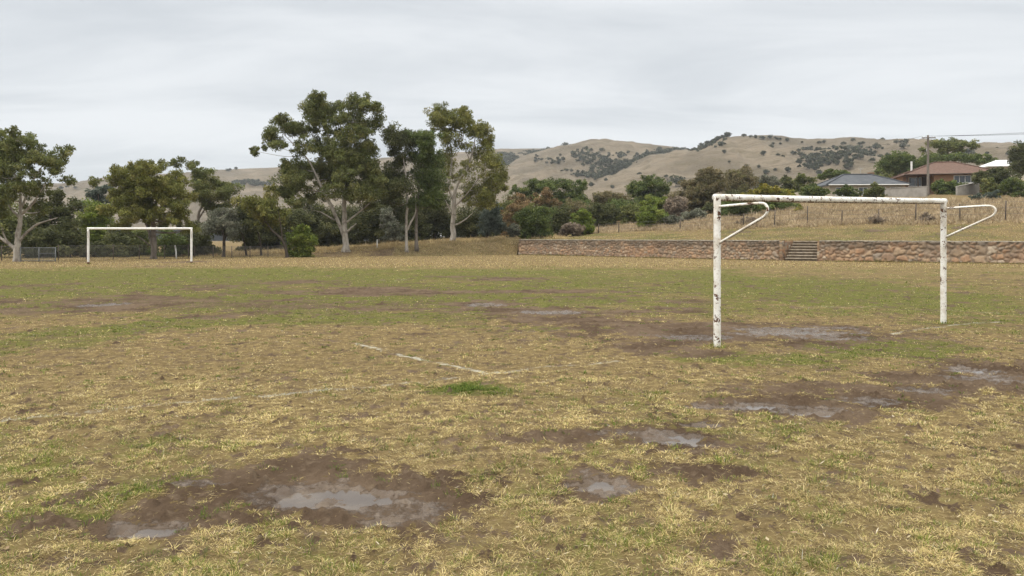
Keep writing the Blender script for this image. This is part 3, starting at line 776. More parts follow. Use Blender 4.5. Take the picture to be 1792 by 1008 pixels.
# ================================================================== GOALS
def make_goal(label, A, B, zA, zB, r, hookdir, hooklen, hookdrop, hook_r, mat, square=False, rust_foot=False):
    """A, B = post feet; zA, zB = bar axis heights; hooks reach out along hookdir"""
    A = np.array(A); B = np.array(B); mid = (A + B) / 2
    root = thing('football_goal', (mid[0], mid[1], 0), label, 'goal', 'football goals')
    off = np.array([mid[0], mid[1], 0.0])
    hd = np.array([hookdir[0], hookdir[1], 0.0]); hd /= np.linalg.norm(hd)
    for P, z in ((A, zA), (B, zB)):
        m = MB(); zs = np.linspace(-.35, z + r * .96, 26)
        m.tube(np.stack([P[0] + 0 * zs, P[1] + 0 * zs, zs], 1), r * (1 + .012 * rng.normal(size=26)), 20)
        po = m.build('post', mat, root, True, off)
        if rust_foot:
            f = MB(); f.tube([(P[0], P[1], -.05), (P[0], P[1], .16)], [r * 1.12, r * 1.05], 14); f.build('foot', RUST, po, True, off)
        h = MB(); Pz = lambda d, zz: np.array([P[0], P[1], 0]) + hd * d + np.array([0, 0, zz])
        L, D = hooklen, hookdrop
        lo = np.array([L * .90, z - .325]); en = np.array([r * .6, z - .135 - D]); dg = [lo + (en - lo) * q for q in (.12, .3, .6, 1.0)]
        pts = [Pz(r * .6, z - .135), Pz(L * .35, z - .126), Pz(L * .70, z - .116), Pz(L * .88, z - .118), Pz(L * .955, z - .14), Pz(L * .995, z - .19), Pz(L * .99, z - .245), Pz(L * .95, z - .295), Pz(*lo)] + [Pz(*q) for q in dg]
        h.tube(spline(pts, 5), hook_r, 12)
        h.build('net_hook', mat, root, True, off)
    d = (B - A) / np.linalg.norm(B - A); m = MB()
    a0 = np.array([A[0], A[1], zA]) ; b0 = np.array([B[0], B[1], zB])
    dd = (b0 - a0) / np.linalg.norm(b0 - a0)
    n = 60; t = np.linspace(-r * .95, np.linalg.norm(b0 - a0) + r * .95, n)
    P = a0 + dd * t[:, None]; P[:, 2] += -.006 * np.sin(np.linspace(0, math.pi, n)) + .003
    m.tube(P, r * 1.02, 20)
    m.build('crossbar', mat, root, True, off)
    return root

xa, ya = ground_at(1255, 606); xb, yb = ground_at(1651, 566)
zA = CAMZ + (HOR - 346) / FPX * ya; zB = CAMZ + (HOR - 352.5) / FPX * yb
g1 = make_goal('white football goal with flaking rusty paint standing by the muddy goal mouth puddle', (xa, ya), (xb, yb), zA, zB, .054, (.521, -.853), .96, .56, .0195, FLAKY)
xa, ya = ground_at(154.5, 462.5); xb, yb = ground_at(335, 461.5)
make_goal('small looking white football goal standing before the dark trees across the pitch', (xa, ya), (xb, yb), CAMZ + (HOR - 400) / FPX * ya, CAMZ + (HOR - 400) / FPX * yb, .072, (.36, -.93), .26, .50, .035, CLEANW, rust_foot=True)

# ================================================================== TREES AND SHRUBS
rng = np.random.default_rng(5)
OLIVE = [(.092, .104, .034), (.118, .124, .042), (.068, .08, .028), (.15, .142, .05)]
OLIVEY = [(.118, .122, .032), (.148, .143, .04), (.086, .096, .028), (.165, .145, .05)]
DARKG = [(.056, .062, .024), (.080, .084, .032), (.042, .047, .020), (.104, .102, .042)]
MIDG = [(.066, .088, .026), (.090, .112, .032), (.05, .068, .022), (.112, .124, .038)]
BRIGHT = [(.095, .125, .022), (.13, .155, .03), (.072, .098, .02), (.155, .165, .04)]
YELLOW = [(.17, .15, .024), (.13, .135, .024), (.22, .18, .035), (.09, .105, .02)]
GREYG = [(.10, .105, .075), (.13, .13, .095), (.075, .082, .056), (.16, .155, .12)]
BROWN = [(.115, .095, .048), (.145, .115, .062), (.085, .076, .038), (.105, .105, .04)]
RUSTY = [(.15, .095, .045), (.12, .085, .04), (.18, .125, .065), (.085, .08, .032)]
DEAD = [(.17, .135, .10), (.12, .095, .072), (.22, .18, .14), (.10, .075, .05)]
BLUEG = [(.062, .078, .062), (.082, .098, .076), (.048, .06, .05), (.10, .115, .09)]

def leaves_mesh(C, R, cr, n, L, wd, pal, droop, hue=None):
    """C clump centres, cr clump radii, n leaves each -> one mesh of leaf-sized faces"""
    idx = np.repeat(np.arange(len(C)), n); N = len(idx)
    g = rng.normal(size=(N, 3)); g /= np.linalg.norm(g, axis=1)[:, None]
    g *= (rng.random(N) ** .45)[:, None]; g[:, 2] *= .78
    P = C[idx] + g * cr[idx][:, None]
    a = rng.normal(size=(N, 3)) * np.array([1, 1, .6]); a[:, 2] -= droop * 1.6; a /= np.linalg.norm(a, axis=1)[:, None]
    b = np.cross(a, rng.normal(size=(N, 3))); b /= np.linalg.norm(b, axis=1)[:, None] + 1e-9
    l = (L * rng.uniform(.6, 1.35, N))[:, None] * .5; w = (wd * rng.uniform(.6, 1.35, N))[:, None] * .5
    V = np.stack([P - a * l, P + b * w - a * l * .1, P + a * l, P - b * w - a * l * .1], 1).reshape(-1, 3)
    pal = np.asarray(pal)
    kcl = rng.choice(len(pal), len(C), p=[.36, .26, .24, .14]); kl = rng.choice(len(pal), N, p=[.36, .26, .24, .14])
    col = .6 * pal[kcl][idx] + .4 * pal[kl]
    col = col * rng.uniform(.72, 1.28, (N, 1)) * (1 + .16 * rng.normal(size=(len(C), 1)))[idx]
    col = np.clip(col * 1.5, .01, .6)
    F = (np.arange(N) * 4)[:, None] + np.arange(4)
    return V, F, np.repeat(np.concatenate([col, np.ones((N, 1))], 1), 4, axis=0)

def make_tree(name, label, Y, base, trunks, blobs, pal, bark, zf=None, L=.25, wd=.085, cover=2.5, droop=.6, group=None, cat='tree', twig=True, clr=.42, depth=.55, kind_parts=('trunk', 'crown'), limbs=True, fill=1.15):
    """trunks: lists of (px,py,radius in m); blobs: (px,py,rx,ry[,cover factor]) in photo pixels at distance Y"""
    # foliage bridging neighbouring clusters
    blobs = [(b[0], b[1], b[2] * 1.16, b[3] * 1.14) + tuple(b[4:]) for b in blobs]; extra = []
    for i_, p in enumerate(blobs):
        for q in blobs[i_ + 1:]:
            d_ = math.hypot((p[0] - q[0]) / (p[2] + q[2]), (p[1] - q[1]) / (p[3] + q[3]))
            if d_ < fill and rng.random() < .8:
                t_ = rng.uniform(.35, .65); cf_ = min(p[4] if len(p) > 4 else 1, q[4] if len(q) > 4 else 1)
                extra.append((p[0] * (1 - t_) + q[0] * t_, p[1] * (1 - t_) + q[1] * t_, min(p[2], q[2]) * .8, min(p[3], q[3]) * .8, .62 * cf_))
    if len(extra) > len(blobs) * 1.35:
        extra = [extra[k_] for k_ in rng.permutation(len(extra))[:int(len(blobs) * 1.35)]]
    nmain = len(blobs); blobs = list(blobs) + extra
    bx, by = base
    Xb = (bx - 896) / FPX * Y; zb = float(H(Xb, Y))
    root = thing(name, (Xb, Y, zb), label, cat, group)
    off = np.array([Xb, Y, zb])
    sc = Y / FPX
    xs = [b[0] for b in blobs]; spread = (max(b[0] + b[2] for b in blobs) - min(b[0] - b[2] for b in blobs)) * sc * .5
    m = MB(); nodes = []
    for ti, tr in enumerate(trunks):
        P = np.array([at(p[0], p[1], Y) for p in tr]); r = np.array([p[2] for p in tr])
        drift = rng.normal() * .25
        zrel = (P[:, 2] - P[0, 2])
        if ti > 0: P[:, 1] += drift * np.maximum(zrel, 0) * .6
        if ti == 0 or len(tr[0]) > 3: P[0, 2] = min(P[0, 2], zb) - .25
        Q = spline(np.concatenate([P, r[:, None]], 1), 5)
        Q[:, :3] += rng.normal(size=(len(Q), 3)) * Q[:, 3:4] * .10
        rr = np.maximum(Q[:, 3], .012)
        if ti == 0: rr[:2] *= [1.5, 1.2]
        m.tube(Q[:, :3], rr, 9, True, .05); nodes += [(q[:3], q[3]) for q in Q[2:]]
    NP = np.array([n[0] for n in nodes]); NR = np.array([n[1] for n in nodes])
    CC, CRr = [], []; NN = []
    for bi, bl in enumerate(blobs):
        px, py, rx, ry = bl[:4]; cf = bl[4] if len(bl) > 4 else 1.0
        c = at(px, py, Y); c[1] += rng.uniform(-1, 1) * spread * depth
        rX, rZ = rx * sc, ry * sc; rY = (rX * .8 + rZ * .2) * .95
        if limbs and bi < nmain:
            d = NP - c; score = np.linalg.norm(d * np.array([1, .5, 1]), axis=1) + np.where(d[:, 2] > -.1 * rZ, 3.0 + 2 * np.maximum(d[:, 2], 0), 0)
            k = int(np.argmin(score)); a = NP[k]; r0 = min(NR[k] * .55, .02 + .05 * np.linalg.norm(c - a) ** .5)
            mdl = a * .5 + c * .5 + rng.normal(size=3) * np.linalg.norm(c - a) * .10; mdl[2] -= .04 * np.linalg.norm(c - a)
            Q = spline(np.array([[*a, r0], [*mdl, r0 * .65], [*c, max(r0 * .3, .014)]]), 5)
            m.tube(Q[:, :3], Q[:, 3], 6, True, .04)
        ncl = max(5, int(round(15 * (.4 + .6 * cf) * min(2.4, max(.6, (rX * rZ) / 1.6)))))
        d = rng.normal(size=(ncl, 3)); d /= np.linalg.norm(d, axis=1)[:, None]; d[:, 2] = d[:, 2] * .9 + .12
        rad = rng.uniform(.45, .98, ncl)[:, None]
        cl = c + d * rad * np.array([rX, rY, rZ])
        cr = clr * min(rX, rZ) * rng.uniform(.7, 1.35, ncl) * (1.15 if cf > .8 else .95)
        # looser foliage between the clumps
        nx = 4 if cf > .6 else 2
        ex = c + rng.uniform(-1, 1, (nx, 3)) * np.array([max(rX - rZ, .15 * rX), .4 * rY, max(rZ - rX, .15 * rZ)]) * .8
        ntw = len(cl); cl = np.concatenate([cl, ex]); cr = np.concatenate([cr, np.full(nx, .80 * min(rX, rZ))])
        area = math.pi * rX * rZ
        ntot = cover * cf * area / (L * wd * .30)
        wgt = cr ** 2 * np.concatenate([np.ones(ntw), np.full(nx, .38)]); nl = np.maximum(6, (ntot * wgt / np.sum(wgt))).astype(int)
        CC.append(cl); CRr.append(cr); NN.append(nl)
        if twig and bi < nmain:
            for q in cl[:ntw]:
                s0 = c + (q - c) * .12
                md = (s0 + q) * .5 + rng.normal(size=3) * .10
                m.tube(np.array([s0, md, q]), [.022, .016, .008], 4, False)
    m.build(kind_parts[0], bark, root, True, off)
    CC, CRr, NN = np.concatenate(CC), np.concatenate(CRr), np.concatenate(NN)
    V, F, Cc = leaves_mesh(CC, None, CRr, NN, L, wd, pal, droop)
    V[:, 2] = np.maximum(V[:, 2], zb + .02)
    link(kind_parts[1], make_mesh(kind_parts[1], V - off, [F], LEAF, {'col': Cc}), root)
    return root

A = lambda zx, zy, s, ox, oy: (ox + zx / s, oy + zy / s)
def zb_(lst, s, ox, oy):                        # enlarged-view coordinates -> photo pixels
    return [(ox + b[0] / s, oy + b[1] / s, b[2] / s, b[3] / s) + tuple(b[4:]) for b in lst]
def zt_(tr, s, ox, oy): return [(ox + p[0] / s, oy + p[1] / s, p[2]) for p in tr]
V2 = (3.15, 420, 150); V1 = (3.36, 0, 200); V3 = (3.878, 850, 220); V4 = (3.306, 1250, 220)

GUM = 'tall gum trees round the pitch'
make_tree('gum_tree', 'tallest gum tree with two pale trunks forking from its foot on the dirt bank', 77, A(585, 908, *V2),
    [zt_([(585, 908, .36), (578, 800, .27), (575, 700, .23), (570, 600, .2), (555, 530, .17), (520, 400, .12), (480, 250, .05), (455, 170, .02)], *V2),
     zt_([(580, 850, .2), (540, 750, .18), (500, 660, .17), (460, 590, .15), (440, 545, .12), (380, 420, .08), (300, 330, .05), (230, 260, .025)], *V2),
     zt_([(572, 620, .14), (598, 500, .11), (612, 405, .085), (636, 310, .055), (622, 225, .035), (650, 150, .015)], *V2),
     zt_([(585, 755, .10), (650, 700, .08), (710, 650, .06), (742, 600, .03)], *V2), zt_([(590, 805, .11), (615, 780, .08), (640, 757, .035)], *V2),
     zt_([(520, 740, .08), (450, 700, .06), (415, 688, .02)], *V2), zt_([(450, 585, .06), (410, 578, .05), (370, 570, .02)], *V2), zt_([(575, 640, .10), (610, 590, .07), (635, 555, .03)], *V2)],
    zb_([(425, 130, 85, 62), (500, 112, 70, 52), (445, 85, 45, 35), (375, 165, 45, 40), (650, 115, 72, 55), (690, 85, 40, 35), (735, 190, 55, 70), (755, 130, 35, 35), (620, 190, 75, 50), (560, 190, 55, 45, .7),
         (230, 235, 85, 50), (270, 205, 45, 30), (175, 300, 48, 45), (300, 235, 55, 40), (125, 375, 22, 42), (250, 350, 65, 38, .6), (450, 330, 65, 62, .8), (560, 290, 55, 50, .55), (640, 300, 70, 50, .45),
         (330, 450, 75, 60), (420, 440, 55, 50), (640, 430, 95, 80), (700, 370, 75, 55), (720, 490, 85, 75), (590, 510, 70, 55, .8), (300, 530, 90, 60), (400, 600, 75, 45, .7), (650, 590, 100, 70), (745, 590, 55, 60),
         (230, 480, 42, 75), (260, 590, 55, 50), (520, 610, 55, 40, .5), (350, 245, 55, 45, .6), (470, 210, 60, 45, .8), (520, 370, 75, 55, .8), (390, 350, 55, 50, .6), (560, 430, 65, 55, .9), (470, 510, 75, 55, .8), (690, 270, 60, 50, .7), (590, 600, 60, 45, .6), (690, 660, 60, 35, .7), (340, 650, 60, 40, .7), (780, 520, 35, 50)], *V2),
    OLIVE, BARK_PALE, group=GUM, cover=3.0, depth=.4)
make_tree('gum_tree', 'slender dark crowned gum tree on a thin pale forked trunk', 79, A(920, 887, *V2),
    [zt_([(920, 887, .17), (915, 780, .14), (922, 650, .12), (915, 500, .09), (890, 350, .05)], *V2), zt_([(920, 800, .10), (945, 745, .09), (968, 690, .07), (960, 560, .05)], *V2)],
    zb_([(850, 300, 60, 62), (930, 285, 75, 60), (830, 262, 32, 35), (880, 380, 75, 52, .8), (850, 480, 62, 70), (900, 560, 85, 65), (830, 560, 55, 55, .8), (860, 640, 55, 45, .7)], *V2), DARKG, BARK_PALE, group=GUM)
make_tree('gum_tree', 'gum tree with one straight grey brown trunk rising into dense green foliage', 80, A(975, 882, *V2),
    [zt_([(975, 882, .18), (972, 720, .15), (985, 600, .12), (982, 510, .10), (1010, 380, .06)], *V2)],
    zb_([(1000, 295, 82, 55), (1050, 275, 55, 38), (1040, 395, 75, 52), (1080, 420, 55, 55), (1000, 480, 72, 55, .8), (1060, 520, 72, 75), (1030, 620, 75, 55), (960, 650, 55, 45, .8), (960, 400, 50, 50, .7), (1090, 640, 50, 50)], *V2), MIDG, BARK_GREY, group=GUM)
make_tree('gum_tree', 'open crowned gum tree with one bright pale trunk and a low side limb', 86, A(1175, 862, *V2),
    [zt_([(1175, 862, .36), (1172, 780, .28), (1178, 700, .24), (1185, 590, .2), (1200, 540, .17), (1255, 450, .12), (1290, 330, .07), (1300, 230, .03)], *V2),
     zt_([(1180, 640, .14), (1152, 560, .12), (1168, 420, .08), (1150, 250, .03)], *V2), zt_([(1185, 768, .11), (1230, 747, .085), (1280, 705, .035)], *V2),
     zt_([(1168, 710, .09), (1132, 630, .04)], *V2), zt_([(1186, 665, .10), (1250, 600, .075), (1330, 500, .05), (1380, 440, .02)], *V2), zt_([(1195, 550, .10), (1225, 500, .09), (1265, 420, .06), (1230, 330, .03)], *V2)],
    zb_([(1110, 150, 52, 42), (1085, 200, 58, 52), (1180, 205, 58, 48), (1240, 165, 52, 45), (1225, 140, 35, 25), (1350, 235, 45, 50), (1372, 310, 32, 58), (1280, 255, 58, 48), (1140, 295, 58, 48, .7), (1220, 325, 58, 48, .6), (1320, 355, 58, 45, .7),
         (1130, 420, 58, 55, .5), (1240, 440, 65, 45, .4), (1380, 430, 58, 48, .9), (1430, 480, 48, 55), (1390, 560, 68, 48), (1300, 540, 75, 55, .45), (1310, 640, 72, 52, .8), (1180, 500, 60, 45, .4), (1100, 560, 55, 55, .6), (1385, 640, 55, 45), (1250, 610, 50, 45, .5), (1450, 550, 30, 35)], *V2),
    OLIVEY, BARK_PALE, group=GUM)
make_tree('gum_tree', 'spreading gum tree with pale twisting branches beside the wire mesh panel', 57.5, A(100, 872, *V1),
    [zt_([(100, 872, .28), (103, 780, .23), (106, 720, .2), (120, 620, .15), (122, 560, .12), (112, 430, .08), (60, 280, .03)], *V1),
     zt_([(98, 800, .15), (40, 750, .12), (-5, 715, .08), (-60, 640, .04)], *V1), zt_([(118, 740, .11), (150, 700, .10), (200, 655, .085), (240, 635, .07), (330, 608, .03)], *V1),
     zt_([(115, 605, .09), (70, 555, .07), (48, 490, .05), (20, 400, .02)], *V1), zt_([(125, 590, .10), (190, 520, .075), (222, 465, .04), (300, 330, .02)], *V1), zt_([(120, 560, .09), (180, 400, .06), (250, 270, .025)], *V1),
     zt_([(60, 770, .07), (35, 720, .06), (28, 670, .03)], *V1)],
    zb_([(60, 185, 75, 52), (155, 165, 72, 52), (15, 125, 55, 35), (170, 130, 45, 30), (150, 240, 85, 52, .8), (230, 265, 55, 45), (335, 215, 48, 42), (345, 285, 65, 42), (420, 330, 55, 42), (452, 385, 38, 35), (30, 290, 60, 48, .8), (280, 370, 72, 36, .4), (390, 395, 45, 28),
         (80, 360, 68, 38, .5), (240, 440, 92, 48, .8), (60, 440, 68, 42, .7), (120, 500, 85, 52, .8), (180, 560, 100, 45, .7), (-70, 190, 85, 75), (-90, 340, 80, 75), (-60, 480, 78, 75), (20, 590, 65, 50, .8), (270, 300, 55, 40, .7), (20, 215, 70, 45), (110, 265, 65, 45, .8), (200, 330, 60, 42, .7), (100, 395, 70, 38, .6), (300, 250, 50, 35, .7), (-30, 270, 70, 50), (150, 440, 70, 42, .8)], *V1),
    OLIVE, BARK_PALE, L=.20, wd=.075, group=GUM)
make_tree('gum_tree', 'dense domed olive gum tree directly behind the distant white goal', 66, A(905, 855, *V1),
    [zt_([(905, 855, .27), (905, 750, .22), (903, 600, .16), (930, 470, .10), (940, 380, .04)], *V1), zt_([(900, 790, .15), (872, 690, .12), (850, 640, .09), (805, 555, .05)], *V1), zt_([(880, 770, .07), (830, 730, .05), (800, 712, .02)], *V1)],
    zb_([(760, 320, 75, 52), (855, 302, 75, 42), (720, 390, 72, 52), (800, 400, 72, 52), (950, 340, 75, 45), (1010, 380, 75, 52), (1055, 445, 55, 52), (920, 430, 82, 52), (690, 480, 62, 52), (780, 500, 72, 52), (1000, 500, 82, 52), (1090, 545, 52, 45), (700, 575, 55, 45),
         (820, 590, 80, 52, .8), (950, 590, 80, 52, .8), (1060, 600, 65, 45), (700, 645, 62, 42), (900, 655, 90, 36, .6), (1080, 670, 72, 42, .8), (860, 370, 55, 38), (880, 470, 75, 48), (840, 540, 75, 48), (960, 460, 60, 48), (900, 560, 80, 45)], *V1),
    OLIVEY, BARK_GREY, L=.22, wd=.08, cover=2.9, group=GUM)
make_tree('gum_tree', 'loose layered gum tree rising behind the domed tree and distant goal', 84, A(1168, 840, *V1),
    [zt_([(1168, 840, .2), (1165, 600, .15), (1190, 530, .10), (1170, 400, .05)], *V1), zt_([(1165, 620, .10), (1230, 520, .07), (1310, 450, .03)], *V1)],
    zb_([(1075, 295, 52, 30), (1130, 300, 35, 32), (1205, 345, 55, 42), (1230, 415, 62, 42), (1180, 440, 62, 42), (1320, 430, 60, 45), (1300, 490, 72, 42), (1200, 505, 62, 42), (1350, 470, 40, 40), (1140, 380, 40, 35, .7), (1260, 560, 80, 40)], *V1), OLIVE, BARK_GREY, group=GUM)
make_tree('tree', 'low grey olive tree with twisted stems to the side of the distant goal', 73, A(1315, 835, *V1),
    [zt_([(1315, 835, .17), (1318, 760, .13), (1310, 690, .09), (1260, 640, .04)], *V1), zt_([(1316, 740, .08), (1350, 670, .05)], *V1)],
    zb_([(1280, 600, 82, 55), (1220, 660, 55, 50), (1350, 650, 62, 62), (1300, 690, 70, 40), (1390, 690, 40, 50)], *V1), GREYG, BARK_DARK, L=.26, wd=.1)
make_tree('tree', 'leaning olive green tree with a bent dark trunk near the bright green bush', 71, A(265, 923, *V2),
    [zt_([(265, 923, .16), (240, 860, .13), (180, 800, .10), (150, 760, .06)], *V2), zt_([(235, 855, .08), (225, 760, .05), (215, 690, .02)], *V2)],
    zb_([(60, 650, 65, 52), (150, 565, 32, 35), (150, 640, 62, 50), (200, 690, 52, 50), (100, 710, 72, 42), (210, 740, 48, 40, .7), (120, 770, 60, 35, .6)], *V2), OLIVEY, BARK_DARK, L=.27, wd=.11)
make_tree('tree', 'stunted dark tree on two thin stems between the leaning tree and grey olive tree', 75, A(118, 922, *V2),
    [zt_([(118, 922, .10), (110, 850, .08), (90, 780, .04)], *V2), zt_([(36, 938, .11), (30, 880, .08), (20, 800, .04)], *V2)],
    zb_([(25, 740, 52, 45), (-20, 700, 50, 45), (80, 780, 55, 40), (-10, 800, 50, 40)], *V2), DARKG, BARK_DARK, L=.27, wd=.11)
make_tree('tree', 'blue grey drooping tree on a thin dark trunk beside the pale trunked gum', 92, A(1365, 850, *V2),
    [zt_([(1365, 852, .14), (1362, 760, .1), (1365, 660, .04)], *V2)],
    zb_([(1372, 700, 45, 60), (1360, 780, 48, 45), (1420, 760, 40, 55), (1400, 680, 35, 45)], *V2), BLUEG, BARK_DARK, droop=.9)

# trees and tall shrubs that close the view behind (photo pixels: centre, half size), each on its own stem
def simple(name, label, Y, blobs, base_y=None, pal=MIDG, bark=BARK_DARK, L=.30, wd=.16, cover=2.8, droop=.25, cat=None, stem_r=.08, clr=.40, depth=.5, group=None, skirt=False):
    cx = sum(b[0] * b[2] for b in blobs) / sum(b[2] for b in blobs); lo = max(b[1] + b[3] for b in blobs)
    X = (cx - 896) / FPX * Y; zb = float(H(X, Y)); by = HOR - (zb - CAMZ) / Y * FPX
    top = min(b[1] for b in blobs); shrub = name != 'tree'
    # foliage reaches down to the ground
    if shrub or skirt:
        low = sorted(blobs, key=lambda b: -b[1] - b[3])[:max(2, len(blobs) // 2)]
        for b in low:
            y_ = b[1] + b[3] * .9
            while y_ < by - 1:
                h_ = min(b[3] * .8, 14); blobs = blobs + [(b[0] + rng.normal() * b[2] * .15, min(y_ + h_ * .4, by - h_ * .5), b[2] * .95, h_, .9 if shrub else .6)]; y_ += h_ * 1.2
    tr = [[(cx, by, stem_r * 1.5), (cx + 1, (by * .6 + top * .4), stem_r), (cx - 1, top, stem_r * .4)]]
    return make_tree(name, label, Y, (cx, by), tr, blobs, pal, bark, L=L, wd=wd, cover=cover, droop=droop, cat=cat or ('shrub' if shrub else 'tree'), twig=False, clr=clr, depth=depth, group=group,
                     kind_parts=('stem', 'foliage') if shrub else ('trunk', 'crown'))

BACK = 'dark growth behind the trees'
for lab, Y, bl, pal, nm in [
    ('dark olive tree filling the gap between spreading gum and the domed gum', 74, zb_([(330, 480, 75, 42), (300, 560, 100, 55), (390, 545, 45, 50), (230, 640, 90, 50), (340, 640, 80, 55), (250, 720, 90, 60)], *V1), DARKG, 'tree'),
    ('olive green bush under the spreading gum at the picture edge', 70, [(-12, 385, 32, 30), (8, 398, 30, 28), (-30, 420, 34, 34), (10, 432, 28, 24)], OLIVE, 'shrub'),
    ('low black green bush behind the wire mesh panel', 69, [(70, 428, 30, 22), (48, 440, 26, 16), (92, 440, 24, 16), (68, 410, 24, 16)], DARKG, 'shrub'),
    ('dark ragged bush near the near post of the distant goal', 72, [(122, 420, 26, 24), (104, 438, 22, 16), (140, 438, 22, 18), (126, 402, 20, 16)], DARKG, 'shrub'),
    ('yellowish green feathery tree behind the distant goal post', 82, zb_([(560, 560, 60, 60), (520, 610, 45, 55), (600, 620, 55, 50), (550, 680, 70, 50), (510, 740, 60, 50), (590, 745, 60, 50)], *V1), BRIGHT, 'tree'),
    ('hazy mid green tree peeping above the feathery tree', 100, zb_([(590, 445, 55, 30), (540, 470, 35, 30), (640, 430, 35, 22), (580, 500, 60, 35), (560, 540, 70, 40)], *V1), BLUEG, 'tree'),
    ('dark bush low inside the distant goal frame beside the trunk', 74, [(200, 432, 32, 22), (178, 442, 24, 14), (222, 442, 26, 15), (204, 415, 26, 18)], DARKG, 'shrub'),
    ('round olive bush under the domed gum inside the goal frame', 76, [(238, 434, 26, 20), (250, 420, 24, 18), (228, 446, 20, 10)], OLIVE, 'shrub'),
    ('dark green bush just right of the domed gum trunk inside the goal', 75, [(300, 434, 30, 20), (318, 440, 22, 14), (288, 445, 22, 10), (305, 418, 24, 16)], MIDG, 'shrub'),
    ('shadowy bush beside the far post of the distant goal', 77, [(350, 428, 26, 22), (368, 440, 24, 14), (338, 440, 20, 14), (354, 408, 24, 18)], DARKG, 'shrub'),
    ('dense black green tree standing close behind the tallest gum', 93, [(560, 395, 34, 26), (600, 385, 30, 26), (540, 372, 28, 22), (580, 416, 34, 16), (618, 408, 28, 20), (556, 412, 26, 18), (525, 390, 20, 22)], DARKG, 'tree'),
    ('tall black conifer between the tallest gum and the slender gum', 95, [(661, 350, 18, 20), (657, 375, 24, 22), (666, 398, 26, 18), (655, 412, 30, 12), (640, 392, 20, 18)], DARKG, 'tree'),
    ('silvery grey bush in the shade behind the slender gum trunks', 91, [(674, 376, 14, 12), (680, 390, 16, 12), (692, 400, 18, 12), (685, 412, 18, 8)], GREYG, 'shrub'),
    ('dark tree behind the slender gum with its crown against the hill', 97, [(700, 372, 26, 24), (722, 390, 26, 20), (690, 345, 20, 22), (740, 402, 24, 14), (712, 408, 26, 12)], DARKG, 'tree'),
    ('deep green tree filling the gap beside the pale trunked gum', 99, [(760, 382, 24, 24), (778, 396, 20, 18), (750, 402, 20, 14), (770, 362, 20, 20), (745, 360, 22, 22)], DARKG, 'tree'),
    ('dark bushy tree behind the low side limb of the pale gum', 98, [(824, 398, 24, 20), (808, 404, 18, 14), (840, 404, 22, 16), (826, 378, 24, 18), (850, 388, 22, 24)], DARKG, 'tree'),
    ('dense olive tree behind the leaning tree and bright bush', 88, [(445, 400, 28, 24), (470, 412, 26, 16), (428, 414, 22, 16), (455, 380, 24, 18), (495, 400, 28, 24), (515, 382, 22, 18)], DARKG, 'tree')]:
    simple(nm, lab, Y, bl, pal=pal, group=BACK if nm == 'tree' else 'dark bushes behind the trees', L=.26, wd=.12, stem_r=.12 if nm == 'tree' else .05, skirt=True)
simple('shrub', 'bright green rounded bush beside the leaning tree trunk', 72, zb_([(330, 830, 68, 42), (300, 860, 55, 40), (370, 860, 55, 40), (330, 790, 45, 28), (390, 850, 35, 35)], *V2), pal=BRIGHT, L=.2, wd=.1, stem_r=.05)

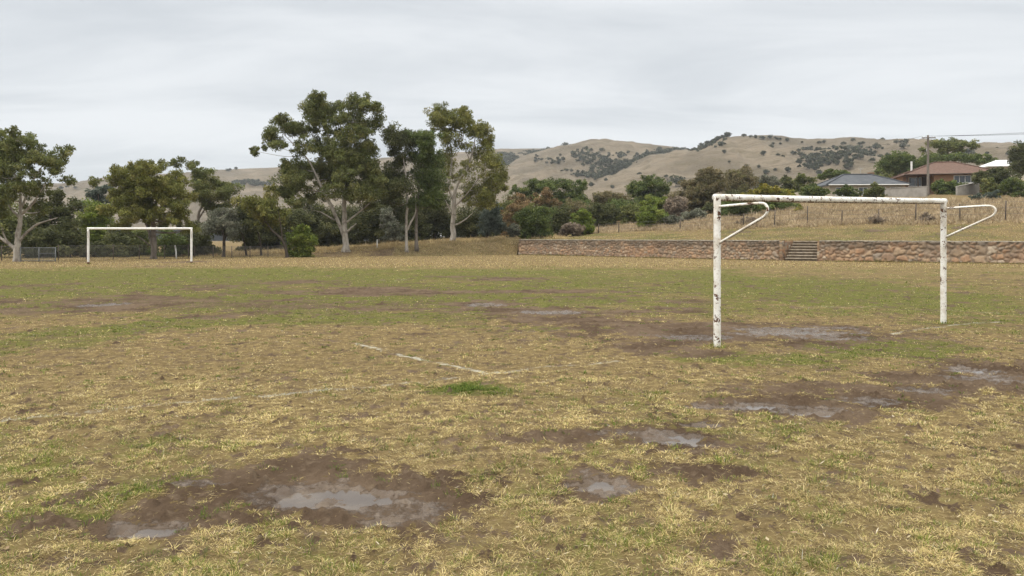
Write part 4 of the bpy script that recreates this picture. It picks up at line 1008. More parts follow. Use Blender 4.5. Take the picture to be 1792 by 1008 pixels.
MIDB = 'bushes and small trees beyond the wall'
for nm, lab, Y, bl, pal in [
    ('shrub', 'olive bush filling behind the rusty shrubs at the thicket edge', 116, [(895, 362, 24, 18), (915, 372, 24, 16), (880, 376, 22, 16)], OLIVE),
    ('shrub', 'dark olive bush behind the bright fresh green bush', 114, [(1010, 362, 20, 14), (995, 372, 20, 14), (1028, 374, 18, 14)], BROWN),
    ('shrub', 'mid green bush between the purple brown bush and the dome bush', 117, [(1090, 366, 22, 16), (1075, 376, 18, 12), (1108, 378, 20, 14)], MIDG),
    ('shrub', 'brown scrubby bush to the side of the big dome bush', 113, [(1180, 362, 22, 18), (1165, 374, 18, 14), (1196, 376, 18, 12), (1185, 345, 18, 16)], BROWN),
    ('shrub', 'dark bush under the brown olive tree near the goal corner', 109, [(1255, 368, 24, 16), (1235, 376, 20, 12), (1280, 374, 22, 14), (1290, 352, 20, 18)], DARKG),
    ('tree', 'broad flat topped dark green tree above the rusty shrubs', 122, zb_([(220, 440, 60, 32), (345, 395, 85, 42), (470, 390, 55, 40), (560, 400, 58, 45), (620, 460, 65, 55), (550, 490, 70, 45), (640, 520, 55, 45), (420, 430, 70, 45), (660, 400, 30, 40), (300, 450, 70, 45)], *V3), MIDG),
    ('shrub', 'rust brown shrub crowning the thicket before the flat topped tree', 106, zb_([(400, 470, 72, 38), (440, 530, 70, 40), (370, 520, 60, 40), (490, 560, 50, 40)], *V3), RUSTY),
    ('shrub', 'low rusty orange shrub beside the gum trees at the thicket edge', 104, zb_([(230, 505, 80, 38), (180, 560, 55, 45), (150, 610, 50, 40), (250, 560, 70, 40)], *V3), RUSTY),
    ('shrub', 'large dark green bush at the wall end with foliage to the ground', 89, zb_([(320, 640, 90, 75), (250, 620, 62, 60), (400, 620, 65, 62), (330, 700, 85, 45), (280, 720, 60, 30), (400, 700, 60, 45), (350, 590, 60, 45)], *V3), MIDG),
    ('shrub', 'bright fresh green bush above the small white gate frame', 93, zb_([(660, 620, 68, 42), (620, 650, 50, 42), (700, 650, 45, 40), (655, 590, 45, 20)], *V3), BRIGHT),
    ('shrub', 'leafless grey brown bush behind the small white gate frame', 90, zb_([(590, 690, 55, 42), (540, 710, 45, 35), (630, 700, 35, 35)], *V3), DEAD),
    ('shrub', 'dark green bush between the large bush and the bright green bush', 97, zb_([(510, 590, 65, 55), (540, 640, 55, 42), (470, 630, 50, 45)], *V3), DARKG),
    ('shrub', 'pale grey twiggy shrub low at the foot of the large bush by the gums', 93, zb_([(200, 690, 36, 25), (170, 710, 30, 20), (120, 690, 40, 30), (215, 715, 24, 18)], *V3), GREYG),
    ('shrub', 'purple brown bush behind the bright green bush', 108, zb_([(780, 560, 95, 42), (740, 590, 70, 45), (850, 600, 50, 42), (800, 610, 70, 40)], *V3), DARKG),
    ('shrub', 'dark olive round topped bush before the tan hillside', 125, zb_([(800, 480, 70, 40), (860, 480, 70, 35), (920, 500, 55, 42), (850, 530, 80, 45), (760, 520, 45, 40)], *V3), BROWN),
    ('tree', 'tall green domed tree standing against the tan hillside', 130, zb_([(1110, 365, 65, 28), (1060, 400, 65, 38), (1160, 400, 70, 40), (1010, 430, 50, 35), (1200, 440, 55, 35), (1110, 440, 85, 45), (1040, 470, 60, 35)], *V3), MIDG),
    ('shrub', 'mid green bush below the domed tree', 112, zb_([(1150, 505, 80, 35), (1090, 530, 55, 35), (1210, 520, 45, 30), (1150, 550, 70, 35)], *V3), BRIGHT),
    ('shrub', 'olive grey bush between the dark olive bush and bright bush', 106, zb_([(985, 565, 62, 42), (940, 600, 40, 42), (1020, 600, 45, 42)], *V3), OLIVE),
    ('shrub', 'big bright green dome bush standing in the dry grass', 95, zb_([(1115, 600, 90, 48), (1060, 630, 50, 50), (1180, 620, 55, 48), (1110, 660, 75, 35), (1120, 570, 60, 30)], *V3), BRIGHT),
    ('shrub', 'silver grey twiggy bush beside the big bright dome bush', 94, zb_([(1240, 640, 62, 42), (1200, 660, 40, 30), (1290, 650, 45, 36)], *V3), GREYG),
    ('tree', 'large brown olive tree with a bare pale stem showing through', 112, zb_([(1480, 340, 75, 42), (1400, 400, 70, 50), (1540, 330, 70, 38), (1520, 400, 80, 55), (1460, 450, 90, 50), (1380, 460, 55, 50), (1420, 510, 80, 50), (1520, 500, 75, 55), (1580, 400, 50, 60)], *V3), BROWN),
    ('shrub', 'grey brown twiggy bush under the large brown olive tree', 99, zb_([(1410, 605, 65, 42), (1350, 620, 50, 36), (1460, 620, 50, 36)], *V3), GREYG),
    ('shrub', 'dry brown bush between the silver bush and the brown olive tree', 104, zb_([(1290, 560, 55, 50), (1330, 520, 45, 50), (1260, 520, 40, 40)], *V3), DEAD),
    ('tree', 'brown green rounded tree just over the goal crossbar corner', 122, zb_([(150, 280, 72, 42), (110, 310, 45, 45), (200, 320, 50, 45), (150, 345, 70, 40), (90, 350, 45, 35)], *V4), BROWN),
    ('tree', 'grey green wispy tree beside the brown rounded tree', 128, zb_([(310, 320, 55, 35), (270, 340, 40, 35), (345, 335, 35, 35)], *V4), GREYG),
    ('tree', 'small dark clipped cypress standing like a thumb above yellow bush', 118, zb_([(420, 310, 28, 22), (420, 335, 36, 26), (420, 362, 38, 24)], *V4), DARKG),
    ('shrub', 'olive shrub just behind the clipped cypress', 130, zb_([(495, 300, 32, 20), (520, 325, 40, 25), (480, 330, 25, 25), (560, 320, 30, 20)], *V4), OLIVE),
    ('shrub', 'wide yellow green wattle bush over the goal crossbar', 106, zb_([(300, 368, 68, 25), (230, 385, 50, 22), (360, 382, 60, 24), (270, 400, 80, 25), (420, 390, 48, 25), (380, 410, 60, 25), (200, 400, 40, 22)], *V4), YELLOW),
    ('shrub', 'dark green hedge like bush framed under the crossbar by its end', 97, zb_([(100, 480, 65, 48), (60, 510, 50, 38), (170, 490, 62, 42), (230, 480, 52, 38), (200, 450, 70, 35), (120, 450, 60, 35)], *V4), MIDG),
    ('shrub', 'dark bush framed under the crossbar beside the yellow sprig', 100, zb_([(330, 460, 70, 35), (400, 465, 60, 32), (450, 470, 35, 28), (300, 470, 50, 30)], *V4), MIDG),
    ('shrub', 'small yellow sprig of a bush in the dry grass', 95, zb_([(495, 480, 25, 20), (480, 495, 22, 16), (515, 495, 20, 15)], *V4), YELLOW),
    ('shrub', 'rounded bush before the lower end of the grey roof', 108, zb_([(580, 365, 58, 28), (540, 385, 40, 25), (620, 385, 42, 25), (590, 395, 50, 20)], *V4), MIDG),
    ('shrub', 'rounded dark bush before the middle of the grey roofed house', 108, zb_([(760, 370, 58, 22), (720, 385, 36, 20), (800, 385, 45, 22), (770, 398, 50, 15)], *V4), MIDG),
    ('shrub', 'feathery bush before the grey roofed house near its fence', 107, zb_([(920, 375, 50, 25), (885, 392, 36, 18), (955, 392, 36, 18), (915, 350, 25, 18)], *V4), OLIVE),
    ('tree', 'dark tree behind the peak of the grey roof', 150, zb_([(690, 275, 62, 22), (640, 290, 40, 25), (740, 275, 40, 20), (700, 295, 70, 20)], *V4), MIDG),
    ('tree', 'small tree between the grey roof and the red chimney', 142, zb_([(960, 298, 52, 20), (920, 300, 32, 22), (995, 300, 32, 22), (950, 318, 60, 18)], *V4), OLIVE),
    ('tree', 'spreading green tree behind the verandah of the brown roofed house', 165, zb_([(1010, 215, 65, 40), (1070, 180, 55, 30), (1110, 220, 60, 45), (970, 250, 40, 35), (1050, 260, 75, 35), (1170, 230, 55, 40), (1130, 265, 70, 30)], *V4), MIDG),
    ('tree', 'tall flat crowned tree rising behind the brown tiled roof', 172, zb_([(1330, 100, 65, 28), (1420, 95, 55, 28), (1460, 120, 35, 25), (1270, 115, 45, 25), (1360, 130, 70, 22, .7), (1210, 140, 28, 18), (1440, 140, 45, 18, .7), (1320, 155, 80, 20, .8)], *V4), OLIVE),
    ('tree', 'broad dark tree filling behind the brown roof below the flat crown', 162, zb_([(1310, 190, 90, 30), (1430, 185, 85, 32), (1530, 205, 65, 26), (1250, 200, 55, 35), (1490, 180, 60, 22), (1580, 195, 30, 20)], *V4), MIDG),
    ('shrub', 'lush green bush under the white window of the brick house', 118, zb_([(1340, 335, 62, 25), (1290, 355, 45, 30), (1390, 350, 50, 30), (1340, 370, 70, 28), (1420, 365, 25, 28)], *V4), MIDG),
    ('shrub', 'large dark bush before the white roof beside the short grey wall', 112, zb_([(1620, 275, 72, 32), (1570, 300, 45, 40), (1680, 290, 60, 38), (1620, 320, 80, 38), (1560, 345, 35, 25), (1700, 330, 50, 40)], *V4), DARKG),
    ('shrub', 'small round olive bush in front of the large dark bush', 107, zb_([(1590, 340, 42, 28), (1565, 360, 28, 18), (1618, 360, 30, 18)], *V4), OLIVE),
    ('shrub', 'round green bush on the slope at the picture edge', 104, zb_([(1740, 335, 55, 32), (1705, 355, 36, 30), (1780, 350, 45, 36), (1740, 368, 55, 22)], *V4), MIDG),
    ('tree', 'dark tree at the picture edge above the white roof', 135, zb_([(1755, 140, 42, 28), (1735, 175, 38, 36), (1785, 180, 42, 42), (1760, 215, 48, 36), (1800, 130, 40, 40), (1740, 240, 40, 30), (1790, 250, 50, 40)], *V4), DARKG),
    ('shrub', 'low blue grey scrub on the slope by the short grey wall', 96, zb_([(1560, 400, 62, 18), (1520, 410, 40, 14), (1610, 405, 45, 14)], *V4), BLUEG)]:
    simple(nm, lab, Y, bl, pal=pal, group=MIDB, L=.24 * (Y / 110) ** .7, wd=.13 * (Y / 110) ** .7, stem_r=.10 if nm == 'tree' else .05, cover=3.0, skirt=Y < 135)
for lab, px, py in [('dead brown tussock shrub in the dry grass under the crossbar', 1537, 391), ('dead brown tussock shrub in the dry grass beside the goal post', 1622, 388), ('pale dead tussock shrub in the dry grass near the hook of the goal', 1306, 394)]:
    X, Y, z = hit(px, py, 60, 110)
    simple('shrub', lab, Y, [(px, py - 8, 11, 7), (px - 8, py - 4, 8, 5), (px + 8, py - 4, 8, 5)], pal=DEAD, L=.35, wd=.05, stem_r=.03, group='dead tussocks in the dry grass')

# ================================================================== HOUSES, WALLS, POLE
def mat_tiles(name, c1, c2):
    k = NT(name); co = coords(k)
    w = k.n('ShaderNodeTexWave', wave_type='BANDS', bands_direction='Z'); w.inputs['Scale'].default_value = 1.9; w.inputs['Distortion'].default_value = .4; k.l(co, w.inputs['Vector'])
    f = k.noise(co, 3, 5, .6); g = k.noise(co, 22, 3, .6)
    c = k.mix(k.ss(f, .35, .65), c1, c2); c = k.mix(k.math('MULTIPLY', k.ss(g, .5, .7), .35), c, (.23, .155, .12))
    k.bsdf(c, .85, w.outputs['Fac'], .6, .06, .2); return k.m
def mat_ribs(name, c1, c2, direction='X'):
    k = NT(name); co = coords(k)
    w = k.n('ShaderNodeTexWave', wave_type='BANDS', bands_direction=direction); w.inputs['Scale'].default_value = 2.4; k.l(co, w.inputs['Vector'])
    f = k.noise(co, 1.3, 4, .6)
    k.bsdf(k.mix(k.ss(f, .3, .7), c1, c2), .7, w.outputs['Fac'], .5, .04, .2); return k.m
def mat_brick(name, c1, c2, mo):
    k = NT(name); co = coords(k)
    mp = k.n('ShaderNodeMapping'); mp.inputs['Rotation'].default_value = (R(90), 0, 0); k.l(co, mp.inputs[0])
    b = k.n('ShaderNodeTexBrick'); b.inputs['Scale'].default_value = 3.6; k.l(mp.outputs[0], b.inputs['Vector'])
    for n_, v in (('Color1', c1), ('Color2', c2), ('Mortar', mo)): b.inputs[n_].default_value = (*v, 1)
    f = k.noise(co, 1.5, 4, .6)
    k.bsdf(k.mix(k.math('MULTIPLY', f, .4), b.outputs[0], c2), .9, b.outputs['Fac'], .4, .01, .2); return k.m
TILE = mat_tiles('terracotta_tiles', (.098, .060, .046), (.150, .092, .070))
GREYROOF = mat_ribs('grey_sheet_roof', (.062, .066, .075), (.092, .097, .107))
PALEROOF = mat_ribs('pale_sheet_roof', (.58, .59, .59), (.68, .68, .67))
BRICK = mat_brick('orange_brick', (.34, .19, .105), (.28, .15, .085), (.36, .29, .22))
CREAM = mat_plain('cream_render', (.52, .46, .37), (.44, .385, .31), 2, .85, .1)
GREYWALL = mat_plain('grey_render', (.33, .305, .275), (.255, .235, .21), 1.2, .9, .15)
DARKWOOD = mat_plain('dark_timber', (.055, .04, .032), (.085, .06, .045), 4, .7, .1)
TRIM = mat_plain('white_trim', (.74, .73, .70), (.64, .63, .60), 3, .5, .05)
def mat_glass():
    k = NT('window_glass'); k.bsdf((.045, .055, .065), .06, None, spec=.7); return k.m
GLASS = mat_glass()
GALV = mat_plain('galvanised_steel', (.42, .43, .43), (.33, .34, .34), 6, .45, .05, .4, metal=.6)
DULLST = mat_plain('dull_grey_steel', (.20, .21, .21), (.14, .145, .145), 6, .6, .05, .3)
POLEW = mat_plain('weathered_pole_timber', (.20, .175, .15), (.125, .105, .09), 2.5, .9, .3, stretch=(4, 4, .3))
WIRE = mat_plain('fence_wire', (.16, .155, .15), (.10, .09, .085), 5, .6, .05)
CABLE = mat_plain('black_cable', (.06, .06, .065), (.04, .04, .045), 3, .6, .05)

def hip_roof(m, L, D, z0, h, over, ridge, thick=.16):
    """hip roof on a rectangle, eaves at z0, with a fascia"""
    x, y, r = L / 2 + over, D / 2 + over, ridge / 2
    V = [(-x, -y, z0), (x, -y, z0), (x, y, z0), (-x, y, z0), (-r, 0, z0 + h), (r, 0, z0 + h),
         (-x, -y, z0 - thick), (x, -y, z0 - thick), (x, y, z0 - thick), (-x, y, z0 - thick)]
    m.add(V, [(0, 1, 5, 4), (1, 2, 5), (2, 3, 4, 5), (3, 0, 4), (0, 6, 7, 1), (1, 7, 8, 2), (2, 8, 9, 3), (3, 9, 6, 0), (9, 8, 7, 6)])

def ridge_caps(L, D, z0, h, over, ridge, mat, parent):
    x, y, r = L / 2 + over, D / 2 + over, ridge / 2; m = MB()
    up = np.array([0, 0, .05])
    for a, b in (((-r, 0, z0 + h), (r, 0, z0 + h)), ((-x, -y, z0), (-r, 0, z0 + h)), ((x, -y, z0), (r, 0, z0 + h)), ((x, y, z0), (r, 0, z0 + h)), ((-x, y, z0), (-r, 0, z0 + h))):
        m.tube([np.array(a) + up, np.array(b) + up], .10, 6)
    m.build('ridge_cap', mat, parent, True)

def window(parent, x, y, z, w, h, mull=1, ny=-1):
    f = MB(); t = .08
    f.box((x, y + ny * .03, z + h / 2 - t / 2), (w, .10, t)); f.box((x, y + ny * .03, z - h / 2 + t / 2), (w, .10, t))
    for s in [-1, 1]: f.box((x + s * (w / 2 - t / 2), y + ny * .03, z), (t, .10, h - 2 * t - .004))
    for i in range(mull): f.box((x - w / 2 + w * (i + 1) / (mull + 1), y + ny * .028, z), (.06, .08, h - 2 * t - .004))
    o = f.build('window', TRIM, parent)
    g = MB(); g.box((x, y + ny * .012, z), (w - .06, .04, h - .06)); g.build('pane', GLASS, o)
    s = MB(); s.box((x, y + ny * .07, z - h / 2 - .04), (w + .16, .2, .07)); s.build('sill', TRIM, o)

def house_root(name, label, px, Y, rz):
    X = (px - 896) / FPX * Y; z = float(H(X, Y))
    return thing(name, (X, Y, z), label, 'house', None, rz), z

# --- the grey roofed house
r, z = house_root('house', 'low house with a slate grey hipped sheet roof behind rounded bushes', 1500, 122, R(-4))
e = CAMZ + (HOR - 326) / FPX * 122 - z; pk = (326 - 305.5) / FPX * 122
m = MB(); m.box((0, 0, e / 2 - .6), (11.2, 8, e + 1.2 - .2)); m.build('wall', CREAM, r)
m = MB(); hip_roof(m, 11.2, 8, e, pk, .65, 4.2); rf = m.build('roof', GREYROOF, r); ridge_caps(11.2, 8, e, pk, .65, 4.2, GREYROOF, rf)
m = MB(); m.box((2.6, 1.2, e + pk * .75), (.7, .7, 1.5)); m.box((2.6, 1.2, e + pk * .75 + .8), (.84, .84, .12)); m.build('chimney', BRICK, rf)
for x, w, mu in ((-3.6, 2.2, 1), (-.6, 1.4, 1), (1.6, 2.4, 2), (4.2, 1.6, 1)): window(r, x, -4.0, e - 1.05, w, 1.25, mu)
m = MB(); m.box((-7.6, -1.2, (e - .9) / 2 - .6), (4.2, 5.2, e - .9 + 1.0)); m.build('side_wing', CREAM, r)
m = MB(); hip_roof(m, 4.2, 5.2, e - .75, .95, .5, 1.2); m.build('side_roof', GREYROOF, r)
m = MB(); m.tube([(-5.95, -4.72, e - .09), (5.95, -4.72, e - .09)], .07, 8); m.build('gutter', TRIM, r)
m = MB(); m.tube([(0.55, 0, e + pk), (0.55, 0, e + pk + 1.1)], .03, 6); m.tube([(.1, 0, e + pk + 1.0), (1.0, 0, e + pk + 1.0)], .015, 5); m.tube([(.2, 0, e + pk + .8), (.9, 0, e + pk + .8)], .015, 5); m.build('aerial', GALV, r)

# --- the brick house
r, z = house_root('house', 'orange brick house with a brown tiled hipped roof and shady verandah', 1652, 132, R(-13))
e = CAMZ + (HOR - 307.5) / FPX * 132 - z; pk = (307 - 283.5) / FPX * 132
m = MB(); m.box((1.9, 0, e / 2 - .7), (9.4, 8.6, e + 1.4 - .2)); m.box((-4.9, 1.3, e / 2 - .7), (4.2, 6.0, e + 1.4 - .2)); m.build('wall', BRICK, r)
m = MB(); hip_roof(m, 13.4, 8.6, e, pk, .75, 3.0); rf = m.build('roof', TILE, r); ridge_caps(13.4, 8.6, e, pk, .75, 3.0, TILE, rf)
m = MB(); m.tube([(-4.6, 2.0, e + .5), (-4.6, 2.0, e + pk * .8 + .9)], .16, 10); m.build('flue', TRIM, rf)
window(r, 1.9, -4.3, e - .95, 3.4, 1.3, 3); window(r, 5.2, -4.3, e - 1.05, 1.2, 1.3, 0)
window(r, -5.0, -1.72, e - 1.1, 2.0, 1.5, 1)
m = MB(); m.box((-3.6, -1.74, e - 1.35), (.95, .08, 2.2)); m.build('door', DARKWOOD, r)
for x in (-6.9, -5.2, -3.4): 
    m = MB(); m.box((x, -4.2, e / 2 - .25), (.16, .16, e - .1)); m.build('verandah_post', DARKWOOD, r)
m = MB(); m.box((-5.0, -3.05, .2), (4.3, 2.5, .5)); m.build('verandah_floor', DARKWOOD, r)
m = MB(); m.tube([(-7.5, -5.14, e - .09), (7.4, -5.14, e - .09)], .08, 8); m.build('gutter', DARKWOOD, r)

# --- the white roof further up
r, z = house_root('house', 'pale house with a white sheet roof mostly hidden by the large dark bush', 1752, 150, R(-10))
e = CAMZ + (HOR - 293) / FPX * 150 - z
m = MB(); m.box((0, 0, e / 2 - .8), (7.0, 7, e + 1.6 - .2)); m.build('wall', CREAM, r)
m = MB(); hip_roof(m, 7.0, 7, e, 1.45, .5, 1.8); m.build('roof', PALEROOF, r)
window(r, -2.0, -3.5, e - 1.1, 1.5, 1.2); window(r, 1.4, -3.5, e - 1.1, 1.5, 1.2)
m = MB(); m.box((-4.9, .4, e / 2 - 1.2), (2.6, 4, e + .8)); m.build('side_wing', CREAM, r)
m = MB(); hip_roof(m, 2.6, 4, e - .35, .7, .4, .6); m.build('side_roof', TILE, r)

# --- sheds glimpsed between trees
def shed(label, px, py_base, Y, w, h, d, roofm, wallm):
    X = (px - 896) / FPX * Y; z = float(H(X, Y)) - .05
    r = thing('shed', (X, Y, z), label, 'shed')
    m = MB(); m.box((0, 0, h / 2 - .15), (w, d, h + .3)); m.build('wall', wallm, r)
    m = MB(); x, y = w / 2 + .2, d / 2 + .2
    V = [(-x, -y, h), (x, -y, h), (x, 0, h + .7), (-x, 0, h + .7), (x, y, h), (-x, y, h), (-x, -y, h - .1), (x, -y, h - .1), (x, y, h - .1), (-x, y, h - .1)]
    m.add(V, [(0, 1, 2, 3), (3, 2, 4, 5), (0, 6, 7, 1), (1, 7, 8, 4, 2), (4, 8, 9, 5), (5, 9, 6, 0, 3)]); m.build('roof', roofm, r)
    m = MB(); m.box((w * .15, -d / 2 - .02, h * .42), (min(1.4, w * .35), .06, h * .8)); m.build('door', GREYWALL, r)
shed('pale shed glimpsed between the leaning tree and the bright green bush', 484, 438, 90, 1.9, .95, 2.2, GREYROOF, CREAM)
shed('low white roofed shed glimpsed between the slender gum and the pale gum', 764, 413, 104, 2.6, .75, 2.2, PALEROOF, TRIM)
shed('distant blue grey shed roof before the tan hillside', 1090, 333, 160, 3.6, 2.2, 4, GREYROOF, GREYWALL)

# --- garden walls beside the brick house
def garden_wall(label, a, b, ya, yb, h0, h1, mat, t=.25):
    A0 = np.array([(a - 896) / FPX * ya, ya]); B0 = np.array([(b - 896) / FPX * yb, yb]); n = 8
    d = (B0 - A0) / np.linalg.norm(B0 - A0); nn = np.array([-d[1], d[0]]) * t / 2
    base = (A0 + B0) / 2; zb = float(H(*base))
    r = thing('garden_wall', (base[0], base[1], zb), label, 'wall'); off = np.array([base[0], base[1], zb])
    ts = np.linspace(0, 1, n); V = []
    for k in ts:
        p = A0 + (B0 - A0) * k; zt = CAMZ + (HOR - (h0 + (h1 - h0) * k)) / FPX * p[1]; zl = min(float(H(*p)), zt - .6) - .5
        V += [(*(p - nn), zl), (*(p - nn), zt), (*(p + nn), zt), (*(p + nn), zl)]
    F = []
    for i in range(n - 1):
        for q in range(4): F.append((i * 4 + q, i * 4 + (q + 1) % 4, i * 4 + 4 + (q + 1) % 4, i * 4 + 4 + q))
    F += [(3, 2, 1, 0), (4 * n - 4, 4 * n - 3, 4 * n - 2, 4 * n - 1)]
    m = MB(); m.add(V, F); m.build('wall_panel', mat, r, off=off)
    m = MB(); V2_ = []
    for k in (0, 1):
        p = A0 + (B0 - A0) * k; zt = CAMZ + (HOR - (h0 + (h1 - h0) * k)) / FPX * p[1]
        V2_ += [(*(p - nn * 1.5), zt + .004), (*(p - nn * 1.5), zt + .08), (*(p + nn * 1.5), zt + .08), (*(p + nn * 1.5), zt + .004)]
    m.add(V2_, [(0, 1, 5, 4), (1, 2, 6, 5), (2, 3, 7, 6), (3, 0, 4, 7), (3, 2, 1, 0), (4, 5, 6, 7)]); m.build('capping', mat, r, off=off)
garden_wall('long grey rendered garden wall between the grey roof and the power pole', 1549, 1622, 114, 108, 331, 326.5, GREYWALL)
garden_wall('short grey garden wall rising up to the large dark bush', 1674, 1713, 112, 116, 327, 319, GREYWALL)

# --- power pole and its lines
Yp = 112.0; Xp = (1624 - 896) / FPX * Yp; zp = float(H(Xp, Yp)); ztop = CAMZ + (HOR - 236.5) / FPX * Yp
pole = thing('power_pole', (Xp, Yp, zp), 'tall grey timber power pole with one crossarm before the brick house', 'power pole')
m = MB(); zs = np.linspace(-.5, ztop - zp, 10); m.tube(np.stack([0 * zs, 0 * zs, zs], 1), np.linspace(.20, .14, 10), 10); m.build('shaft', POLEW, pole, True)
m = MB(); m.box((0, -.2, ztop - zp - .42), (2.0, .13, .14)); m.build('crossarm', POLEW, pole)
ends = []
for x in (-.9, -.5, .5, .9):
    m = MB(); m.tube([(x, -.2, ztop - zp - .36), (x, -.2, ztop - zp - .26), (x, -.2, ztop - zp - .24), (x, -.2, ztop - zp - .14)], [.02, .02, .05, .035], 8); m.build('insulator', TRIM, pole, True)
    ends.append((Xp + x, Yp - .2, ztop - .16))
m = MB(); m.box((0, .18, ztop - zp - 2.2), (.3, .22, .4), 0, .03); m.build('pole_box', GALV, pole)
def cable(label, a, b, sag, r=.016):
    t = np.linspace(0, 1, 24)[:, None]; P = np.array(a) * (1 - t) + np.array(b) * t; P[:, 2] -= (sag * 4 * t * (1 - t))[:, 0]
    m = MB(); m.tube(P, r, 5); mid = (np.array(a) + np.array(b)) / 2
    tag(m.build('power_cable', CABLE, None, True, mid, mid), label, 'cable', 'overhead cables')
for i, e_ in enumerate(ends[1:]):
    cable(('middle', 'lower', 'upper')[i] + ' overhead cable running from the power pole over the white roof', e_, (e_[0] + 42, e_[1] - 16 + 3 * i, e_[2] + 1.4 + .9 * i), .9)
cable('faint overhead cable dropping from the power pole to the far hillside side', ends[0], (Xp - 34, Yp + 130, ztop + 3), 2.2, .014)

# ================================================================== FENCES
def wire_fence(label, pts, hts, post_mat, r=.045, wires=(.35, .65, .95), name='wire_fence', lean=.03):
    B = [np.array(hit(*p)[:3]) if len(p) == 2 else np.array(p) for p in pts]
    c = np.mean(B, axis=0); root = thing(name, c, label, 'fence'); tops = []
    for b, h in zip(B, hts):
        ln = rng.normal(size=2) * lean
        m = MB(); t = b + np.array([ln[0] * h, ln[1] * h, h]); m.tube([b - [0, 0, .3], b + (t - b) * .5, t], [r * 1.05, r, r * .95], 8); m.build('post', post_mat, root, True, c); tops.append((b, t))
    for w in wires:
        P = np.array([b + (t - b) * w for b, t in tops]); m = MB(); m.tube(P, .010, 4); m.build('wire', WIRE, root, True, c)
OLDPOST = mat_plain('old_fence_post', (.13, .105, .085), (.075, .06, .05), 5, .9, .3, stretch=(5, 5, .5))
PALEPOST = mat_plain('pale_fence_post', (.40, .385, .35), (.28, .26, .23), 5, .85, .2)
wire_fence('old post and wire fence running through the dry grass above the wall', [(1047, 408), (1083, 407), (1190, 403), (1250, 400), (1301, 396), (1355, 397), (1413, 393), (1473, 392), (1538, 390), (1602, 387), (1680, 386), (1759, 386), (1850, 385)],
           [1.1, 1.15, 1.2, 1.2, 1.35, 1.75, 1.85, 1.35, 1.3, 1.9, 1.5, 1.75, 1.7], OLDPOST, r=.06)
# little white gate frame by the wall's end
X, Y, z = hit(971.5, 412)
r = thing('gate_frame', (X, Y, z), 'small white metal gate frame standing by the large dark green bush', 'gate')
for s in (-1, 1):
    m = MB(); m.tube([(s * .26, 0, -.2), (s * .26, 0, 1.2)], .035, 8); m.build('post', TRIM, r, True)
for z_, r_ in ((1.17, .025), (.6, .018)):
    m = MB(); m.tube([(-.25, 0, z_), (.25, 0, z_)], r_, 8); m.build('rail', TRIM, r, True)

# wire mesh panel and fence at the far side of the pitch
def mesh_panel(a, b, h, step, wr, parent, off, mat):
    a, b = np.array(a), np.array(b); L = np.linalg.norm(b - a); d = (b - a) / L; m = MB(); n = int((L + h) / step)
    for k in range(n):
        s = k * step
        for sg in (1, -1):
            s0, s1 = s - h, s; z0, z1 = 0.0, h
            if s0 < 0: z0 += -s0; s0 = 0
            if s1 > L: z1 -= s1 - L; s1 = L
            if s1 - s0 < .02: continue
            if sg > 0: p, q = (s0, z0), (s1, z1)
            else: p, q = (L - s0, z0), (L - s1, z1)
            y = .012 * sg
            P = [a + d * p[0] + np.array([0, y, .04 + p[1]]), a + d * q[0] + np.array([0, y, .04 + q[1]])]
            m.tube(P, wr, 3, False)
    m.build('wire_mesh', mat, parent, False, off)
Yf = 57.5
pa, pb, pm = [np.array([*(((p - 896) / FPX * Yf, Yf)), 0.0]) for p in (36, 97, 68)]
r = thing('mesh_gate', pm, 'grey steel framed wire mesh panel beside the spreading gum trunk', 'gate')
for p in (pa, pm, pb):
    m = MB(); m.tube([p + [0, 0, -.3], p + [0, 0, 1.08]], .04, 8); m.build('post', DULLST, r, True, pm)
for p_, q_, r_ in ((pa + [0, 0, 1.04], pb + [0, 0, 1.04], .028), (pm + [.05, 0, .62], pb + [-.03, 0, .62], .022), (pa + [0, 0, .06], pb + [0, 0, .06], .02)):
    m = MB(); m.tube([p_, q_], r_, 8); m.build('rail', DULLST, r, True, pm)
mesh_panel(pa, pb, 1.0, .085, .0065, r, pm, DULLST)
def chain_fence(label, px0, px1, Y0, Y1, h, n, pm_, step=.16):
    a = np.array([(px0 - 896) / FPX * Y0, Y0, 0.]); b = np.array([(px1 - 896) / FPX * Y1, Y1, 0.]); c = (a + b) / 2; c[2] = 0
    r = thing('chain_link_fence', c, label, 'fence')
    for k in range(n + 1):
        p = a + (b - a) * k / n
        m = MB(); m.tube([p + [0, 0, -.3], p + [0, 0, h + .08]], .038, 8); m.build('post', pm_, r, True, c)
    m = MB(); m.tube([a + [0, 0, h], b + [0, 0, h]], .014, 6); m.build('top_wire', WIRE, r, True, c)
    for k in range(n): mesh_panel(a + (b - a) * k / n, a + (b - a) * (k + 1) / n, h - .06, step, .006, r, c, WIRE)
chain_fence('long dark chain link fence behind the distant goal', 102, 330, 62, 68, 1.15, 5, OLDPOST)
chain_fence('dark chain link fence behind the spreading gum trunk at the picture edge', -60, 34, 60, 60.5, 1.1, 3, OLDPOST)
chain_fence('wire fence under the trees between the distant goal and the leaning tree', 340, 500, 69, 72, 1.0, 5, OLDPOST)
X = (308 - 896) / FPX * 67; r = thing('marker_post', (X, 67, 0), 'white leaning marker post inside the distant goal frame', 'post')
m = MB(); m.tube([(.03, 0, -.2), (0, 0, .6), (-.08, 0, 1.15)], [.06, .07, .05], 8); m.build('shaft', TRIM, r, True)
m = MB(); m.box((-.07, -.07, .98), (.13, .03, .22)); m.build('reflector', GREYWALL, r)
X, Y, z = hit(660, 434, 70, 110); r = thing('marker_post', (X, Y, z), 'short white marker post in dry grass behind the tallest gum', 'post')
m = MB(); m.tube([(0, 0, -.2), (0, 0, .85)], .055, 8); m.build('shaft', TRIM, r, True)
